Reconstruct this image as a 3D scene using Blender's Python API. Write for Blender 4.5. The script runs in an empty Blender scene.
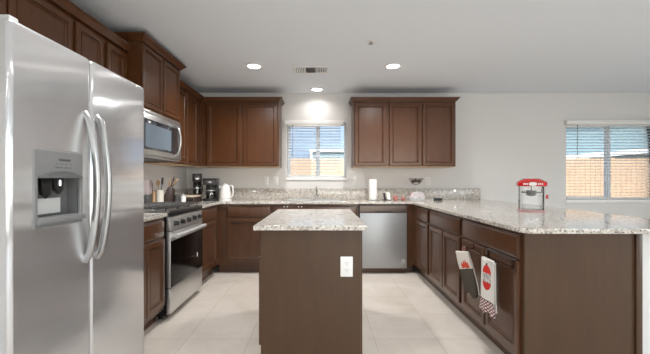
import bpy, bmesh, math, random
from mathutils import Vector, Matrix
R = math.radians
random.seed(7)
scn = bpy.context.scene
COL = scn.collection

# ------------------------------------------------------------------ camera
H = 1.19                      # eye height
CEIL = 2.46
BACK = 4.85                   # inner face of the back wall
LEFT = -1.95
RIGHT = 6.3
REAR = -4.6
F = 332.0
cam_d = bpy.data.cameras.new('camera')
cam = bpy.data.objects.new('camera', cam_d)
COL.objects.link(cam)
cam.location = (0, 0, H)
cam.rotation_euler = (R(90), 0, 0)
cam_d.sensor_width = 36
cam_d.lens = F / 650 * 36
cam_d.shift_x = 4 / 650
cam_d.shift_y = 3.2 / 650
cam_d.clip_start = 0.05
cam_d.clip_end = 200
scn.camera = cam

# ------------------------------------------------------------------ world, sun, exposure
scn.view_settings.view_transform = 'Standard'
scn.view_settings.look = 'None'
scn.view_settings.gamma = 1
scn.view_settings.use_curve_mapping = False
scn.view_settings.exposure = -0.16
w = bpy.data.worlds.new('sky'); scn.world = w
w.use_nodes = True
nt = w.node_tree
bg = nt.nodes['Background']
sky = nt.nodes.new('ShaderNodeTexSky')
sky.sky_type = 'NISHITA'
sky.sun_disc = False
sky.sun_elevation = R(48)
sky.sun_rotation = R(160)
nt.links.new(sky.outputs[0], bg.inputs[0])
bg.inputs[1].default_value = 0.55

def lamp(name, kind, loc, rot, energy, color=(1, 1, 1), **kw):
    d = bpy.data.lights.new(name, kind)
    d.energy = energy; d.color = color
    for k, v in kw.items(): setattr(d, k, v)
    o = bpy.data.objects.new(name, d); COL.objects.link(o)
    o.location = loc; o.rotation_euler = rot
    return o
lamp('sun', 'SUN', (0, -3, 10), (R(46), 0, R(-18)), 4.3, (1, .95, .87), angle=R(2))
# area lamps added as fill at unseen windows behind and beside the camera
lamp('rear_window_fill', 'AREA', (1.9, REAR + .10, 1.35), (R(95), 0, 0), 96, (.86, .94, 1), shape='RECTANGLE', size=4.6, size_y=2.0)
lamp('side_window_fill', 'AREA', (RIGHT - .10, -.8, 1.4), (R(100), 0, R(90)), 80, (.86, .94, 1), shape='RECTANGLE', size=3.0, size_y=1.6)
CEILING_LIGHT_W = 23.0

# ------------------------------------------------------------------ material helpers
def newmat(name):
    m = bpy.data.materials.new(name); m.use_nodes = True
    return m, m.node_tree, m.node_tree.nodes['Principled BSDF']
def srgb(r, g, b):
    f = lambda c: (c / 255 / 12.92) if c / 255 <= .04045 else ((c / 255 + .055) / 1.055) ** 2.4
    return (f(r), f(g), f(b), 1)
def plain(name, rgb, rough=.5, metal=0, coat=0, spec=.5, noise=0, nscale=20, bump=0, bscale=200):
    m, t, p = newmat(name)
    c = srgb(*rgb)
    p.inputs['Base Color'].default_value = c
    p.inputs['Roughness'].default_value = rough
    p.inputs['Metallic'].default_value = metal
    p.inputs['Coat Weight'].default_value = coat
    p.inputs['Specular IOR Level'].default_value = spec
    tc = t.nodes.new('ShaderNodeTexCoord')
    if noise:
        n = t.nodes.new('ShaderNodeTexNoise'); n.inputs['Scale'].default_value = nscale; n.inputs['Detail'].default_value = 5
        t.links.new(tc.outputs['Object'], n.inputs['Vector'])
        r = t.nodes.new('ShaderNodeValToRGB')
        r.color_ramp.elements[0].position = .3; r.color_ramp.elements[1].position = .7
        r.color_ramp.elements[0].color = tuple(x * (1 - noise) for x in c[:3]) + (1,)
        r.color_ramp.elements[1].color = tuple(min(1, x * (1 + noise)) for x in c[:3]) + (1,)
        t.links.new(n.outputs['Fac'], r.inputs[0]); t.links.new(r.outputs[0], p.inputs['Base Color'])
    if bump:
        n = t.nodes.new('ShaderNodeTexNoise'); n.inputs['Scale'].default_value = bscale; n.inputs['Detail'].default_value = 3
        t.links.new(tc.outputs['Object'], n.inputs['Vector'])
        b = t.nodes.new('ShaderNodeBump'); b.inputs['Strength'].default_value = bump; b.inputs['Distance'].default_value = .002
        t.links.new(n.outputs['Fac'], b.inputs['Height']); t.links.new(b.outputs[0], p.inputs['Normal'])
    return m
def wood(name, c1, c2, rough=.33, scale=(9, 9, 1.4), spec=.5, coat=.3):
    m, t, p = newmat(name)
    tc = t.nodes.new('ShaderNodeTexCoord'); mp = t.nodes.new('ShaderNodeMapping')
    mp.inputs['Scale'].default_value = scale
    t.links.new(tc.outputs['Object'], mp.inputs[0])
    n = t.nodes.new('ShaderNodeTexNoise'); n.inputs['Scale'].default_value = 2; n.inputs['Detail'].default_value = 8; n.inputs['Roughness'].default_value = .65
    t.links.new(mp.outputs[0], n.inputs['Vector'])
    r = t.nodes.new('ShaderNodeValToRGB')
    r.color_ramp.elements[0].position = .3; r.color_ramp.elements[1].position = .72
    r.color_ramp.elements[0].color = srgb(*c1); r.color_ramp.elements[1].color = srgb(*c2)
    t.links.new(n.outputs['Fac'], r.inputs[0]); t.links.new(r.outputs[0], p.inputs['Base Color'])
    p.inputs['Roughness'].default_value = rough
    p.inputs['Specular IOR Level'].default_value = spec
    p.inputs['Coat Weight'].default_value = coat; p.inputs['Coat Roughness'].default_value = .14
    b = t.nodes.new('ShaderNodeBump'); b.inputs['Strength'].default_value = .04; b.inputs['Distance'].default_value = .001
    t.links.new(n.outputs['Fac'], b.inputs['Height']); t.links.new(b.outputs[0], p.inputs['Normal'])
    return m
def granite(name):
    m, t, p = newmat(name)
    tc = t.nodes.new('ShaderNodeTexCoord')
    def noise(sc, det=4, ro=.6):
        n = t.nodes.new('ShaderNodeTexNoise'); n.inputs['Scale'].default_value = sc
        n.inputs['Detail'].default_value = det; n.inputs['Roughness'].default_value = ro
        t.links.new(tc.outputs['Object'], n.inputs['Vector']); return n
    def ramp(src, p0, c0, p1, c1):
        r = t.nodes.new('ShaderNodeValToRGB')
        r.color_ramp.elements[0].position = p0; r.color_ramp.elements[1].position = p1
        r.color_ramp.elements[0].color = c0; r.color_ramp.elements[1].color = c1
        t.links.new(src, r.inputs[0]); return r
    base = ramp(noise(28).outputs['Fac'], .38, srgb(172, 162, 151), .62, srgb(214, 208, 199))
    dark = ramp(noise(75, 3, .7).outputs['Fac'], .39, (1, 1, 1, 1), .45, (0, 0, 0, 1))
    rust = ramp(noise(45, 3, .7).outputs['Fac'], .62, (0, 0, 0, 1), .68, (.8, .8, .8, 1))
    white = ramp(noise(110, 2, .6).outputs['Fac'], .58, (0, 0, 0, 1), .64, (1, 1, 1, 1))
    def mix(fac, a, b):
        x = t.nodes.new('ShaderNodeMix'); x.data_type = 'RGBA'
        t.links.new(fac, x.inputs[0]); t.links.new(a, x.inputs[6])
        if isinstance(b, tuple): x.inputs[7].default_value = b
        else: t.links.new(b, x.inputs[7])
        return x.outputs[2]
    c = mix(rust.outputs[0], base.outputs[0], srgb(176, 162, 150))
    c = mix(white.outputs[0], c, srgb(234, 230, 224))
    c = mix(dark.outputs[0], c, srgb(100, 94, 88))
    t.links.new(c, p.inputs['Base Color'])
    p.inputs['Roughness'].default_value = .11
    return m
def steel(name, rgb=(226, 226, 226), rough=.33, axis='z', aniso=0):
    m, t, p = newmat(name)
    p.inputs['Metallic'].default_value = .88
    tc = t.nodes.new('ShaderNodeTexCoord'); mp = t.nodes.new('ShaderNodeMapping')
    mp.inputs['Scale'].default_value = {'z': (60, 60, .6), 'x': (.6, 60, 60)}[axis]
    t.links.new(tc.outputs['Object'], mp.inputs[0])
    n = t.nodes.new('ShaderNodeTexNoise'); n.inputs['Scale'].default_value = 8; n.inputs['Detail'].default_value = 4
    t.links.new(mp.outputs[0], n.inputs['Vector'])
    r = t.nodes.new('ShaderNodeMapRange'); k_n = .1 if aniso else 1; r.inputs[3].default_value = rough - .015 * k_n; r.inputs[4].default_value = rough + .02 * k_n
    t.links.new(n.outputs['Fac'], r.inputs[0]); t.links.new(r.outputs[0], p.inputs['Roughness'])
    c = srgb(*rgb)
    r2 = t.nodes.new('ShaderNodeValToRGB')
    r2.color_ramp.elements[0].color = tuple(x * (.995 if aniso else .975) for x in c[:3]) + (1,); r2.color_ramp.elements[1].color = c
    t.links.new(n.outputs['Fac'], r2.inputs[0]); t.links.new(r2.outputs[0], p.inputs['Base Color'])
    if aniso:
        p.inputs['Anisotropic'].default_value = aniso
        p.inputs['Metallic'].default_value = .8
        tg = t.nodes.new('ShaderNodeCombineXYZ'); tg.inputs[1].default_value = 1
        t.links.new(tg.outputs[0], p.inputs['Tangent'])
    # gentle waviness of the sheet metal
    n2 = t.nodes.new('ShaderNodeTexNoise'); n2.inputs['Scale'].default_value = 3.0; n2.inputs['Detail'].default_value = 1
    t.links.new(tc.outputs['Object'], n2.inputs['Vector'])
    b = t.nodes.new('ShaderNodeBump'); b.inputs['Strength'].default_value = .25; b.inputs['Distance'].default_value = .02
    t.links.new(n2.outputs['Fac'], b.inputs['Height']); t.links.new(b.outputs[0], p.inputs['Normal'])
    return m
def clear(name, tint=(1, 1, 1), gloss=.06):
    m, t, p = newmat(name)
    t.nodes.remove(p)
    out = t.nodes['Material Output']
    tr = t.nodes.new('ShaderNodeBsdfTransparent'); tr.inputs[0].default_value = tuple(tint) + (1,)
    gl = t.nodes.new('ShaderNodeBsdfGlossy'); gl.inputs['Roughness'].default_value = .03
    lw = t.nodes.new('ShaderNodeFresnel'); lw.inputs['IOR'].default_value = 1.0 + gloss * 7
    mx = t.nodes.new('ShaderNodeMixShader')
    t.links.new(lw.outputs[0], mx.inputs[0]); t.links.new(tr.outputs[0], mx.inputs[1]); t.links.new(gl.outputs[0], mx.inputs[2])
    t.links.new(mx.outputs[0], out.inputs[0])
    return m
def emit(name, rgb, s):
    m, t, p = newmat(name)
    p.inputs['Base Color'].default_value = (1, 1, 1, 1)
    p.inputs['Emission Color'].default_value = tuple(rgb) + (1,)
    p.inputs['Emission Strength'].default_value = s
    return m

WOOD = wood('espresso stained maple', (76, 47, 29), (92, 60, 39), rough=.3, spec=.4)
WOOD_UP = wood('brown stained maple', (78, 44, 21), (92, 55, 28), rough=.3, spec=.4, coat=.15)
PANEL = wood('flat espresso veneer panel', (68, 46, 28), (77, 54, 34), rough=.4, coat=.1, spec=.35)
RAWWOOD = wood('natural maple underside', (196, 160, 118), (214, 180, 140), rough=.6)
GRANITE = granite('speckled beige granite')
STEEL = steel('brushed stainless steel')
STEELD = steel('brushed stainless dishwasher', (176, 176, 176), .4)
STEELD.node_tree.nodes['Principled BSDF'].inputs['Metallic'].default_value = .6
STEELF = steel('brushed stainless refrigerator', (218, 218, 219), .18, aniso=1.0)
STEELR = steel('brushed range steel', (212, 211, 209), .36, 'x')
STEELX = steel('brushed stainless steel horizontal', (186, 185, 183), .32, 'x')
CHROME = plain('polished metal', (215, 215, 214), .18, 1)
HANDLE = plain('brushed grey handle metal', (168, 168, 168), .32, .9)
SATIN = plain('satin nickel', (200, 199, 197), .3, 1)
WALLM = plain('painted drywall', (220, 217, 214), .85, spec=.25, bump=.15, bscale=160)
CEILM = plain('white ceiling paint', (236, 240, 244), .9, spec=.2, bump=.3, bscale=60)
WHITE = plain('white painted trim', (236, 235, 232), .4)
WHITEPL = plain('white plastic', (232, 230, 226), .35)
BLACKPL = plain('black plastic', (24, 24, 25), .35)
BLACKGL = plain('black glass', (9, 9, 10), .14, spec=.22)
CASTIRON = plain('grey black cast iron', (62, 60, 58), .45)
DARKGREY = plain('dark grey plastic', (72, 70, 70), .4)
GREYPL = plain('grey plastic panel', (126, 126, 126), .35)
BRONZE = plain('dark bronze metal', (70, 50, 42), .35, .8)
VINYL = plain('white window vinyl', (240, 244, 246), .4)

def tile_mat():
    m, t, p = newmat('cream stone floor tile')
    tc = t.nodes.new('ShaderNodeTexCoord'); mp = t.nodes.new('ShaderNodeMapping')
    mp.inputs['Location'].default_value = (.067, .27, 0)
    t.links.new(tc.outputs['Object'], mp.inputs[0])
    br = t.nodes.new('ShaderNodeTexBrick')
    br.inputs['Scale'].default_value = 1
    br.inputs['Brick Width'].default_value = .467; br.inputs['Row Height'].default_value = .46
    br.inputs['Mortar Size'].default_value = .003; br.inputs['Mortar Smooth'].default_value = .3
    br.inputs['Color1'].default_value = srgb(220, 213, 204); br.inputs['Color2'].default_value = srgb(214, 206, 196)
    br.inputs['Mortar'].default_value = srgb(192, 181, 168)
    br.offset = 0
    t.links.new(mp.outputs[0], br.inputs['Vector'])
    n = t.nodes.new('ShaderNodeTexNoise'); n.inputs['Scale'].default_value = 2.2; n.inputs['Detail'].default_value = 9; n.inputs['Roughness'].default_value = .62
    n.inputs['Distortion'].default_value = 1.2
    t.links.new(tc.outputs['Object'], n.inputs['Vector'])
    r = t.nodes.new('ShaderNodeValToRGB')
    r.color_ramp.elements[0].position = .3; r.color_ramp.elements[1].position = .7
    r.color_ramp.elements[0].color = (.86, .83, .80, 1); r.color_ramp.elements[1].color = (1.05, 1.04, 1.03, 1)
    t.links.new(n.outputs['Fac'], r.inputs[0])
    x = t.nodes.new('ShaderNodeMix'); x.data_type = 'RGBA'; x.blend_type = 'MULTIPLY'; x.inputs[0].default_value = 1
    t.links.new(br.outputs['Color'], x.inputs[6]); t.links.new(r.outputs[0], x.inputs[7])
    t.links.new(x.outputs[2], p.inputs['Base Color'])
    p.inputs['Roughness'].default_value = .38
    return m
TILE = tile_mat()

# ------------------------------------------------------------------ geometry helpers
class B:
    """collects shapes of one part; several materials by slot"""
    def __init__(s): s.bm = bmesh.new(); s.m = 0
    def _mark(s, before):
        for f in s.bm.faces:
            if f not in before: f.material_index = s.m
    def box(s, x0, x1, y0, y1, z0, z1, bev=0, seg=2, M=None):
        before = set(s.bm.faces)
        r = bmesh.ops.create_cube(s.bm, size=1)
        vs = r['verts']
        for v in vs:
            v.co = Vector(((x0 + x1) / 2 + v.co.x * (x1 - x0), (y0 + y1) / 2 + v.co.y * (y1 - y0), (z0 + z1) / 2 + v.co.z * (z1 - z0)))
        if bev:
            es = list({e for v in vs for e in v.link_edges})
            rr = bmesh.ops.bevel(s.bm, geom=es, offset=bev, segments=seg, profile=.5, affect='EDGES')
            vs = list({v for f in s.bm.faces if f not in before for v in f.verts})
        if M is not None: bmesh.ops.transform(s.bm, matrix=M, verts=vs)
        s._mark(before); return s
    def tube(s, pts, r, n=10, flat=1.0, up=None):
        """round bar along points; r number or list"""
        before = set(s.bm.faces)
        pts = [Vector(p) for p in pts]
        rs = r if isinstance(r, (list, tuple)) else [r] * len(pts)
        rings = []
        prev = None
        for i, p in enumerate(pts):
            if i == 0: d = pts[1] - p
            elif i == len(pts) - 1: d = p - pts[i - 1]
            else: d = (pts[i + 1] - p).normalized() + (p - pts[i - 1]).normalized()
            d.normalize()
            if prev is None:
                a = Vector(up) if up else (Vector((0, 0, 1)) if abs(d.z) < .9 else Vector((1, 0, 0)))
                prev = (a - d * a.dot(d)).normalized()
            else:
                prev = (prev - d * prev.dot(d)).normalized()
            u = prev; v = d.cross(u)
            rings.append([s.bm.verts.new(p + u * math.cos(2 * math.pi * k / n) * rs[i] + v * math.sin(2 * math.pi * k / n) * rs[i] * flat) for k in range(n)])
        for a, b in zip(rings, rings[1:]):
            for k in range(n):
                s.bm.faces.new((a[k], a[(k + 1) % n], b[(k + 1) % n], b[k]))
        s.bm.faces.new(rings[0][::-1]); s.bm.faces.new(rings[-1])
        s._mark(before); return s
    def lathe(s, prof, c=(0, 0, 0), n=28, M=None, cap=True):
        before = set(s.bm.faces)
        rings = []
        allv = []
        for (r, z) in prof:
            if r < 1e-5:
                v = s.bm.verts.new((c[0], c[1], c[2] + z)); rings.append([v]); allv.append(v)
            else:
                ring = [s.bm.verts.new((c[0] + r * math.cos(2 * math.pi * k / n), c[1] + r * math.sin(2 * math.pi * k / n), c[2] + z)) for k in range(n)]
                rings.append(ring); allv += ring
        for a, b in zip(rings, rings[1:]):
            if len(a) == 1 and len(b) == 1: continue
            for k in range(n):
                k2 = (k + 1) % n
                if len(a) == 1: s.bm.faces.new((a[0], b[k2], b[k]))
                elif len(b) == 1: s.bm.faces.new((a[k], a[k2], b[0]))
                else: s.bm.faces.new((a[k], a[k2], b[k2], b[k]))
        if cap:
            if len(rings[0]) > 1: s.bm.faces.new(rings[0][::-1])
            if len(rings[-1]) > 1: s.bm.faces.new(rings[-1])
        if M is not None: bmesh.ops.transform(s.bm, matrix=M, verts=allv)
        s._mark(before); return s
    def prism(s, poly, a, b, axis='z', bev=0, seg=2):
        """polygon (2-d points) pushed from a to b along an axis"""
        before = set(s.bm.faces)
        def P(u, v, t):
            return {'z': (u, v, t), 'x': (t, u, v), 'y': (u, t, v)}[axis]
        lo = [s.bm.verts.new(P(u, v, a)) for u, v in poly]
        hi = [s.bm.verts.new(P(u, v, b)) for u, v in poly]
        n = len(poly)
        s.bm.faces.new(lo[::-1]); s.bm.faces.new(hi)
        for k in range(n): s.bm.faces.new((lo[k], lo[(k + 1) % n], hi[(k + 1) % n], hi[k]))
        if bev:
            ed = [e for v in lo + hi for e in v.link_edges]
            es = [e for e in set(ed) if (e.verts[0] in lo) == (e.verts[1] in lo)]
            bmesh.ops.bevel(s.bm, geom=es, offset=bev, segments=seg, profile=.5, affect='EDGES')
        s._mark(before); return s
    def build(s, name, mats, parent=None, smooth=True, loc=None, rz=0, label=None, angle=35, bevel=0):
        me = bpy.data.meshes.new(name)
        bmesh.ops.recalc_face_normals(s.bm, faces=s.bm.faces)
        s.bm.to_mesh(me); s.bm.free()
        for m in (mats if isinstance(mats, (list, tuple)) else [mats]): me.materials.append(m)
        o = bpy.data.objects.new(name, me); COL.objects.link(o)
        if parent: o.parent = parent
        if loc is not None: o.location = loc
        o.rotation_euler = (0, 0, rz)
        if smooth:
            for p in me.polygons: p.use_smooth = True
            me.set_sharp_from_angle(angle=R(angle))
        if bevel:
            md = o.modifiers.new('edge', 'BEVEL'); md.width = bevel; md.segments = 3; md.limit_method = 'ANGLE'; md.angle_limit = R(40)
        if label: o['label'] = label
        return o
def tag(o, label, cat, group=None):
    o['label'] = label; o['category'] = cat
    if group: o['group'] = group
    return o
def struct(o): o['kind'] = 'structure'; return o
def thing(name, label, cat, loc=(0, 0, 0), rz=0, group=None):
    o = bpy.data.objects.new(name, None); COL.objects.link(o)
    o.location = loc; o.rotation_euler = (0, 0, rz); o.empty_display_size = .1
    return tag(o, label, cat, group)
def dup(o, loc, rz=None, label=None):
    def cp(x, parent):
        c = x.copy(); COL.objects.link(c); c.parent = parent
        for ch in x.children: cp(ch, c)
        return c
    c = cp(o, o.parent)
    c.location = loc
    if rz is not None: c.rotation_euler = (0, 0, rz)
    if label: c['label'] = label
    return c
def grid_slab(us, vs, keep, a, b, axis='z', round_pts=(), rr=.05, holes_ok=True):
    """slab made of the kept cells of a grid, pushed from a to b"""
    bm = bmesh.new()
    P = lambda u, v, t: {'z': (u, v, t), 'x': (t, u, v), 'y': (u, t, v)}[axis]
    cache = {}
    def V(i, j):
        if (i, j) not in cache: cache[(i, j)] = bm.verts.new(P(us[i], vs[j], a))
        return cache[(i, j)]
    for i in range(len(us) - 1):
        for j in range(len(vs) - 1):
            if keep((us[i] + us[i + 1]) / 2, (vs[j] + vs[j + 1]) / 2):
                bm.faces.new((V(i, j), V(i + 1, j), V(i + 1, j + 1), V(i, j + 1)))
    r = bmesh.ops.extrude_face_region(bm, geom=list(bm.faces))
    nv = [g for g in r['geom'] if isinstance(g, bmesh.types.BMVert)]
    bmesh.ops.translate(bm, verts=nv, vec=Vector(P(0, 0, b - a)))
    bmesh.ops.recalc_face_normals(bm, faces=bm.faces)
    if round_pts:
        es = []
        for e in bm.edges:
            c = (e.verts[0].co + e.verts[1].co) / 2
            for q in round_pts:
                if (Vector((c.x, c.y)) - Vector(q)).length < 1e-4: es.append(e)
        bmesh.ops.bevel(bm, geom=es, offset=rr, segments=8, profile=.5, affect='EDGES')
    o = B(); o.bm.free(); o.bm = bm
    return o
def text_mesh(name, txt, size, mat, parent, loc, rot, depth=.0006, align='CENTER'):
    cu = bpy.data.curves.new(name, 'FONT'); cu.body = txt; cu.size = size; cu.extrude = depth; cu.align_x = align; cu.align_y = 'CENTER'
    tmp = bpy.data.objects.new(name + '_src', cu); COL.objects.link(tmp)
    dg = bpy.context.evaluated_depsgraph_get()
    me = bpy.data.meshes.new_from_object(tmp.evaluated_get(dg))
    bpy.data.objects.remove(tmp)
    me.materials.clear(); me.materials.append(mat)
    o = bpy.data.objects.new(name, me); COL.objects.link(o)
    o.parent = parent; o.location = loc; o.rotation_euler = rot
    return o

# ================================================================== ROOM
T = .15
KW = (-.497, .368, 1.225, 2.03)        # kitchen window x0 x1 z0 z1
DW = (3.58, 4.98, .905, 2.03)          # dining window
b = B(); b.box(LEFT - T, RIGHT + T, REAR - T, BACK + T, -.12, 0); struct(b.build('floor', TILE))
b = B(); b.box(LEFT - T, RIGHT + T, REAR - T, BACK + T, CEIL, CEIL + .15); struct(b.build('ceiling', CEILM))
def keep_back(u, v):
    for (x0, x1, z0, z1) in (KW, DW):
        if x0 < u < x1 and z0 < v < z1: return False
    return True
struct(grid_slab([LEFT - T, KW[0], KW[1], DW[0], DW[1], RIGHT + T], [0, DW[2], KW[2], KW[3], CEIL], keep_back, BACK, BACK + T, 'y').build('wall_back', WALLM, smooth=False))
b = B(); b.box(LEFT - T, LEFT, REAR, BACK, 0, CEIL); struct(b.build('wall_left', WALLM))
SW = (-2.4, .8, .5, 2.2)
struct(grid_slab([REAR, SW[0], SW[1], BACK], [0, SW[2], SW[3], CEIL], lambda u, v: not (SW[0] < u < SW[1] and SW[2] < v < SW[3]), RIGHT, RIGHT + T, 'x').build('wall_right', WALLM, smooth=False))
RW = (-.5, 4.3, .25, 2.35)
struct(grid_slab([LEFT - T, RW[0], RW[1], RIGHT + T], [0, RW[2], RW[3], CEIL], lambda u, v: not (RW[0] < u < RW[1] and RW[2] < v < RW[3]), REAR - T, REAR, 'y').build('wall_rear', WALLM, smooth=False))
# pony wall that carries the far side of the peninsula
b = B(); b.box(1.865, 2.02, 1.95, BACK, 0, .884, bev=.004); struct(b.build('wall_peninsula', WALLM))
b = B(); b.box(2.36, RIGHT, BACK - .014, BACK, 0, .09, bev=.003); struct(b.build('baseboard_back', WHITE))
b = B(); b.box(RIGHT - .014, RIGHT, REAR, BACK - .014, 0, .09, bev=.003); struct(b.build('baseboard_right', WHITE))

GLASS = clear('window glass')
def window(n, x0, x1, z0, z1, y, mull, axis='y', sill=True):
    """vinyl slider: frame ring, mullion, moving sash, glass; axis y = in the back wall"""
    root = bpy.data.objects.new('window_%d' % n, None); COL.objects.link(root); struct(root)
    fw = .024
    b = B()
    if axis == 'y': bx = lambda u0, u1, d0, d1, v0, v1, **k: b.box(u0, u1, y + d0, y + d1, v0, v1, **k)
    else: bx = lambda u0, u1, d0, d1, v0, v1, **k: b.box(y + d0, y + d1, u0, u1, v0, v1, **k)
    bx(x0, x0 + fw, 0, .06, z0, z1, bev=.003); bx(x1 - fw, x1, 0, .06, z0, z1, bev=.003)
    bx(x0 + fw, x1 - fw, 0, .06, z0, z0 + fw, bev=.003); bx(x0 + fw, x1 - fw, 0, .06, z1 - fw, z1, bev=.003)
    bx(mull - .022, mull + .022, -.005, .05, z0 + fw, z1 - fw, bev=.003)
    b.build('window_frame', VINYL, root)
    b = B()
    if axis == 'y': bx = lambda u0, u1, d0, d1, v0, v1, **k: b.box(u0, u1, y + d0, y + d1, v0, v1, **k)
    else: bx = lambda u0, u1, d0, d1, v0, v1, **k: b.box(y + d0, y + d1, u0, u1, v0, v1, **k)
    s = .018
    u0, u1, v0, v1 = x0 + fw, mull - .022, z0 + fw, z1 - fw
    bx(u0, u0 + s, .01, .045, v0, v1); bx(u1 - s, u1, .01, .045, v0, v1); bx(u0 + s, u1 - s, .01, .045, v0, v0 + s); bx(u0 + s, u1 - s, .01, .045, v1 - s, v1)
    b.build('window_sash', VINYL, root)
    b = B()
    if axis == 'y': b.box(x0 + fw, x1 - fw, y + .027, y + .031, z0 + fw, z1 - fw)
    else: b.box(y + .027, y + .031, x0 + fw, x1 - fw, z0 + fw, z1 - fw)
    b.build('window_pane', GLASS, root)
    return root
w1 = window(1, *KW, BACK + .085, -.035)
w2 = window(2, *DW, BACK + .085, 4.28)
window(3, *SW, RIGHT + .07, -.8, axis='x')
window(4, *RW, REAR - .12, 1.9)
b = B(); b.box(KW[0] - .012, KW[1] + .012, BACK - .022, BACK + .085, KW[2] - .035, KW[2] + .004, bev=.006); b.build('window_sill', WHITE, w1)
b = B(); b.box(DW[0] - .012, DW[1] + .012, BACK - .022, BACK + .085, DW[2] - .045, DW[2] + .004, bev=.006); b.build('window_sill', WHITE, w2)

SLAT, _t, _p = newmat('white blind slat')
_p.inputs['Base Color'].default_value = srgb(242, 244, 246); _p.inputs['Roughness'].default_value = .45
_tl = _t.nodes.new('ShaderNodeBsdfTranslucent'); _tl.inputs[0].default_value = (.85, .88, .9, 1)
_mx = _t.nodes.new('ShaderNodeMixShader'); _mx.inputs[0].default_value = .65
_t.links.new(_p.outputs[0], _mx.inputs[1]); _t.links.new(_tl.outputs[0], _mx.inputs[2]); _t.links.new(_mx.outputs[0], _t.nodes['Material Output'].inputs[0])
def blind(label, x0, x1, z0, z1, y, wand_x):
    r = thing('window_blind', label, 'blind', (0, y, z1))
    H_ = z1 - z0
    b = B(); b.box(x0 - .035, x1 + .03, -.075, -.055, -.035, .028, bev=.006)
    b.box(x0 - .035, x0 - .025, -.055, .0, -.035, .028, bev=.003); b.box(x1 + .02, x1 + .03, -.055, 0, -.035, .028, bev=.003)
    b.build('valance', WHITEPL, r)
    b = B(); b.box(x0 + .006, x1 - .006, -.012, .03, -.05, -.002); b.build('head_rail', WHITEPL, r)
    b = B(); z = -.075; t = R(-4)
    while z > -H_ + .04:
        M = Matrix.Translation((0, .022, z)) @ Matrix.Rotation(t, 4, 'X')
        b.box(x0 + .008, x1 - .008, -.024, .024, -.0014, .0014, M=M)
        z -= .043
    s = b.build('slats', SLAT, r)
    b = B(); b.box(x0 + .008, x1 - .008, -.004, .046, -H_ + .008, -H_ + .026, bev=.003); b.build('bottom_rail', WHITEPL, r)
    b = B()
    n = 2 if x1 - x0 < 1.2 else 4
    for k in range(n):
        xx = x0 + (x1 - x0) * ((.14 + .72 * k / (n - 1)))
        for dy in (-.004, .048):
            b = B(); b.tube([(xx, dy, -.04), (xx, dy, -H_ + .02)], .0012, 5); b.build('ladder_cord', WHITEPL, r)
    b = B(); b.tube([(wand_x, -.02, -.03), (wand_x, -.02, -.5)], .0035, 6); b.build('tilt_wand', DARKGREY, r)
blind('white slatted blind over the small window above the sink', KW[0] + .002, KW[1] - .07, KW[2] + .006, KW[3], BACK + .01, KW[0] + .085)
blind('white slatted blind on the wide window of the dining side', DW[0] + .002, DW[1] - .03, DW[2] + .006, DW[3], BACK + .01, DW[0] + .16)

# ================================================================== OUTSIDE
GROUND = plain('dry yard ground', (168, 152, 130), .95, noise=.2, nscale=3)
b = B(); b.box(-14, 22, BACK + T, 26, -.3, -.12); struct(b.build('ground_yard', GROUND))
FENCE = wood('cedar fence board', (186, 156, 124), (208, 180, 150), rough=.8, scale=(9, 9, 1.2), spec=.1, coat=0)
fr = thing('wooden_fence', 'tan board fence outside beyond both windows', 'fence', (0, 9.4, -.12))
b = B(); x = -6.0
while x < 17:
    h_ = 1.93 + random.uniform(-.012, .012)
    b.prism([(x, 0), (x + .138, 0), (x + .138, h_ - .03), (x + .11, h_), (x + .028, h_), (x, h_ - .03)], 0, .018, 'y')
    x += .145
b.build('fence_boards', FENCE, fr, smooth=False)
b = B()
for z in (.35, 1.0, 1.65): b.box(-6, 17, .019, .055, z, z + .085)
b.build('fence_rail', FENCE, fr)
x = -5.9
while x < 17:
    b = B(); b.box(x, x + .09, .056, .146, 0, 1.9); b.build('fence_post', FENCE, fr); x += 2.45
def siding(name, rgb, step=.19):
    m, t, p = newmat(name)
    tc = t.nodes.new('ShaderNodeTexCoord'); sx = t.nodes.new('ShaderNodeSeparateXYZ')
    t.links.new(tc.outputs['Object'], sx.inputs[0])
    md = t.nodes.new('ShaderNodeMath'); md.operation = 'MODULO'; md.inputs[1].default_value = step
    t.links.new(sx.outputs['Z'], md.inputs[0])
    bp = t.nodes.new('ShaderNodeBump'); bp.inputs['Distance'].default_value = .12; bp.inputs['Strength'].default_value = 1; bp.invert = True
    t.links.new(md.outputs[0], bp.inputs['Height']); t.links.new(bp.outputs[0], p.inputs['Normal'])
    p.inputs['Base Color'].default_value = srgb(*rgb); p.inputs['Roughness'].default_value = .8
    return m
SID1 = siding('pale blue lap siding', (132, 150, 166))
SID2 = siding('grey green lap siding', (122, 146, 150))
ROOFM = plain('grey roof shingle', (150, 158, 162), .9, noise=.2, nscale=12)
hs = thing('neighbour_house', 'pale blue sided house beyond the fence, seen through the sink window', 'house', (0, 13, -.12))
b = B(); b.box(-9, 5.0, 0, 6, 0, 5.2); b.build('wall', SID1, hs, smooth=False)
b = B(); b.prism([(-.6, 5.2), (3.2, 7.2), (6.6, 5.2)], -9.4, 5.4, 'x'); b.build('roof', ROOFM, hs, smooth=False)
b = B(); b.box(-.28, 4.9, -1.3, 0, 0, 2.29); b.build('porch_wall', SID2, hs, smooth=False)
b = B(); b.box(-.40, 5.0, -1.40, 0, 2.291, 2.38); b.box(-.38, -.30, -1.40, -1.301, 0, 2.29); b.build('fascia', WHITE, hs)
hs = thing('neighbour_house', 'grey green house with white roof edge beyond the fence at the dining window', 'house', (0, 14, -.12))
b = B(); b.box(8.0, 19, 0, 6, 0, 4.6); b.build('wall', SID2, hs, smooth=False)
b = B(); b.prism([(8.0, 3.9), (19.4, 4.6), (19.4, 6.4), (9.2, 4.9)], -.7, 6, 'y'); b.build('roof', ROOFM, hs, smooth=False)
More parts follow.
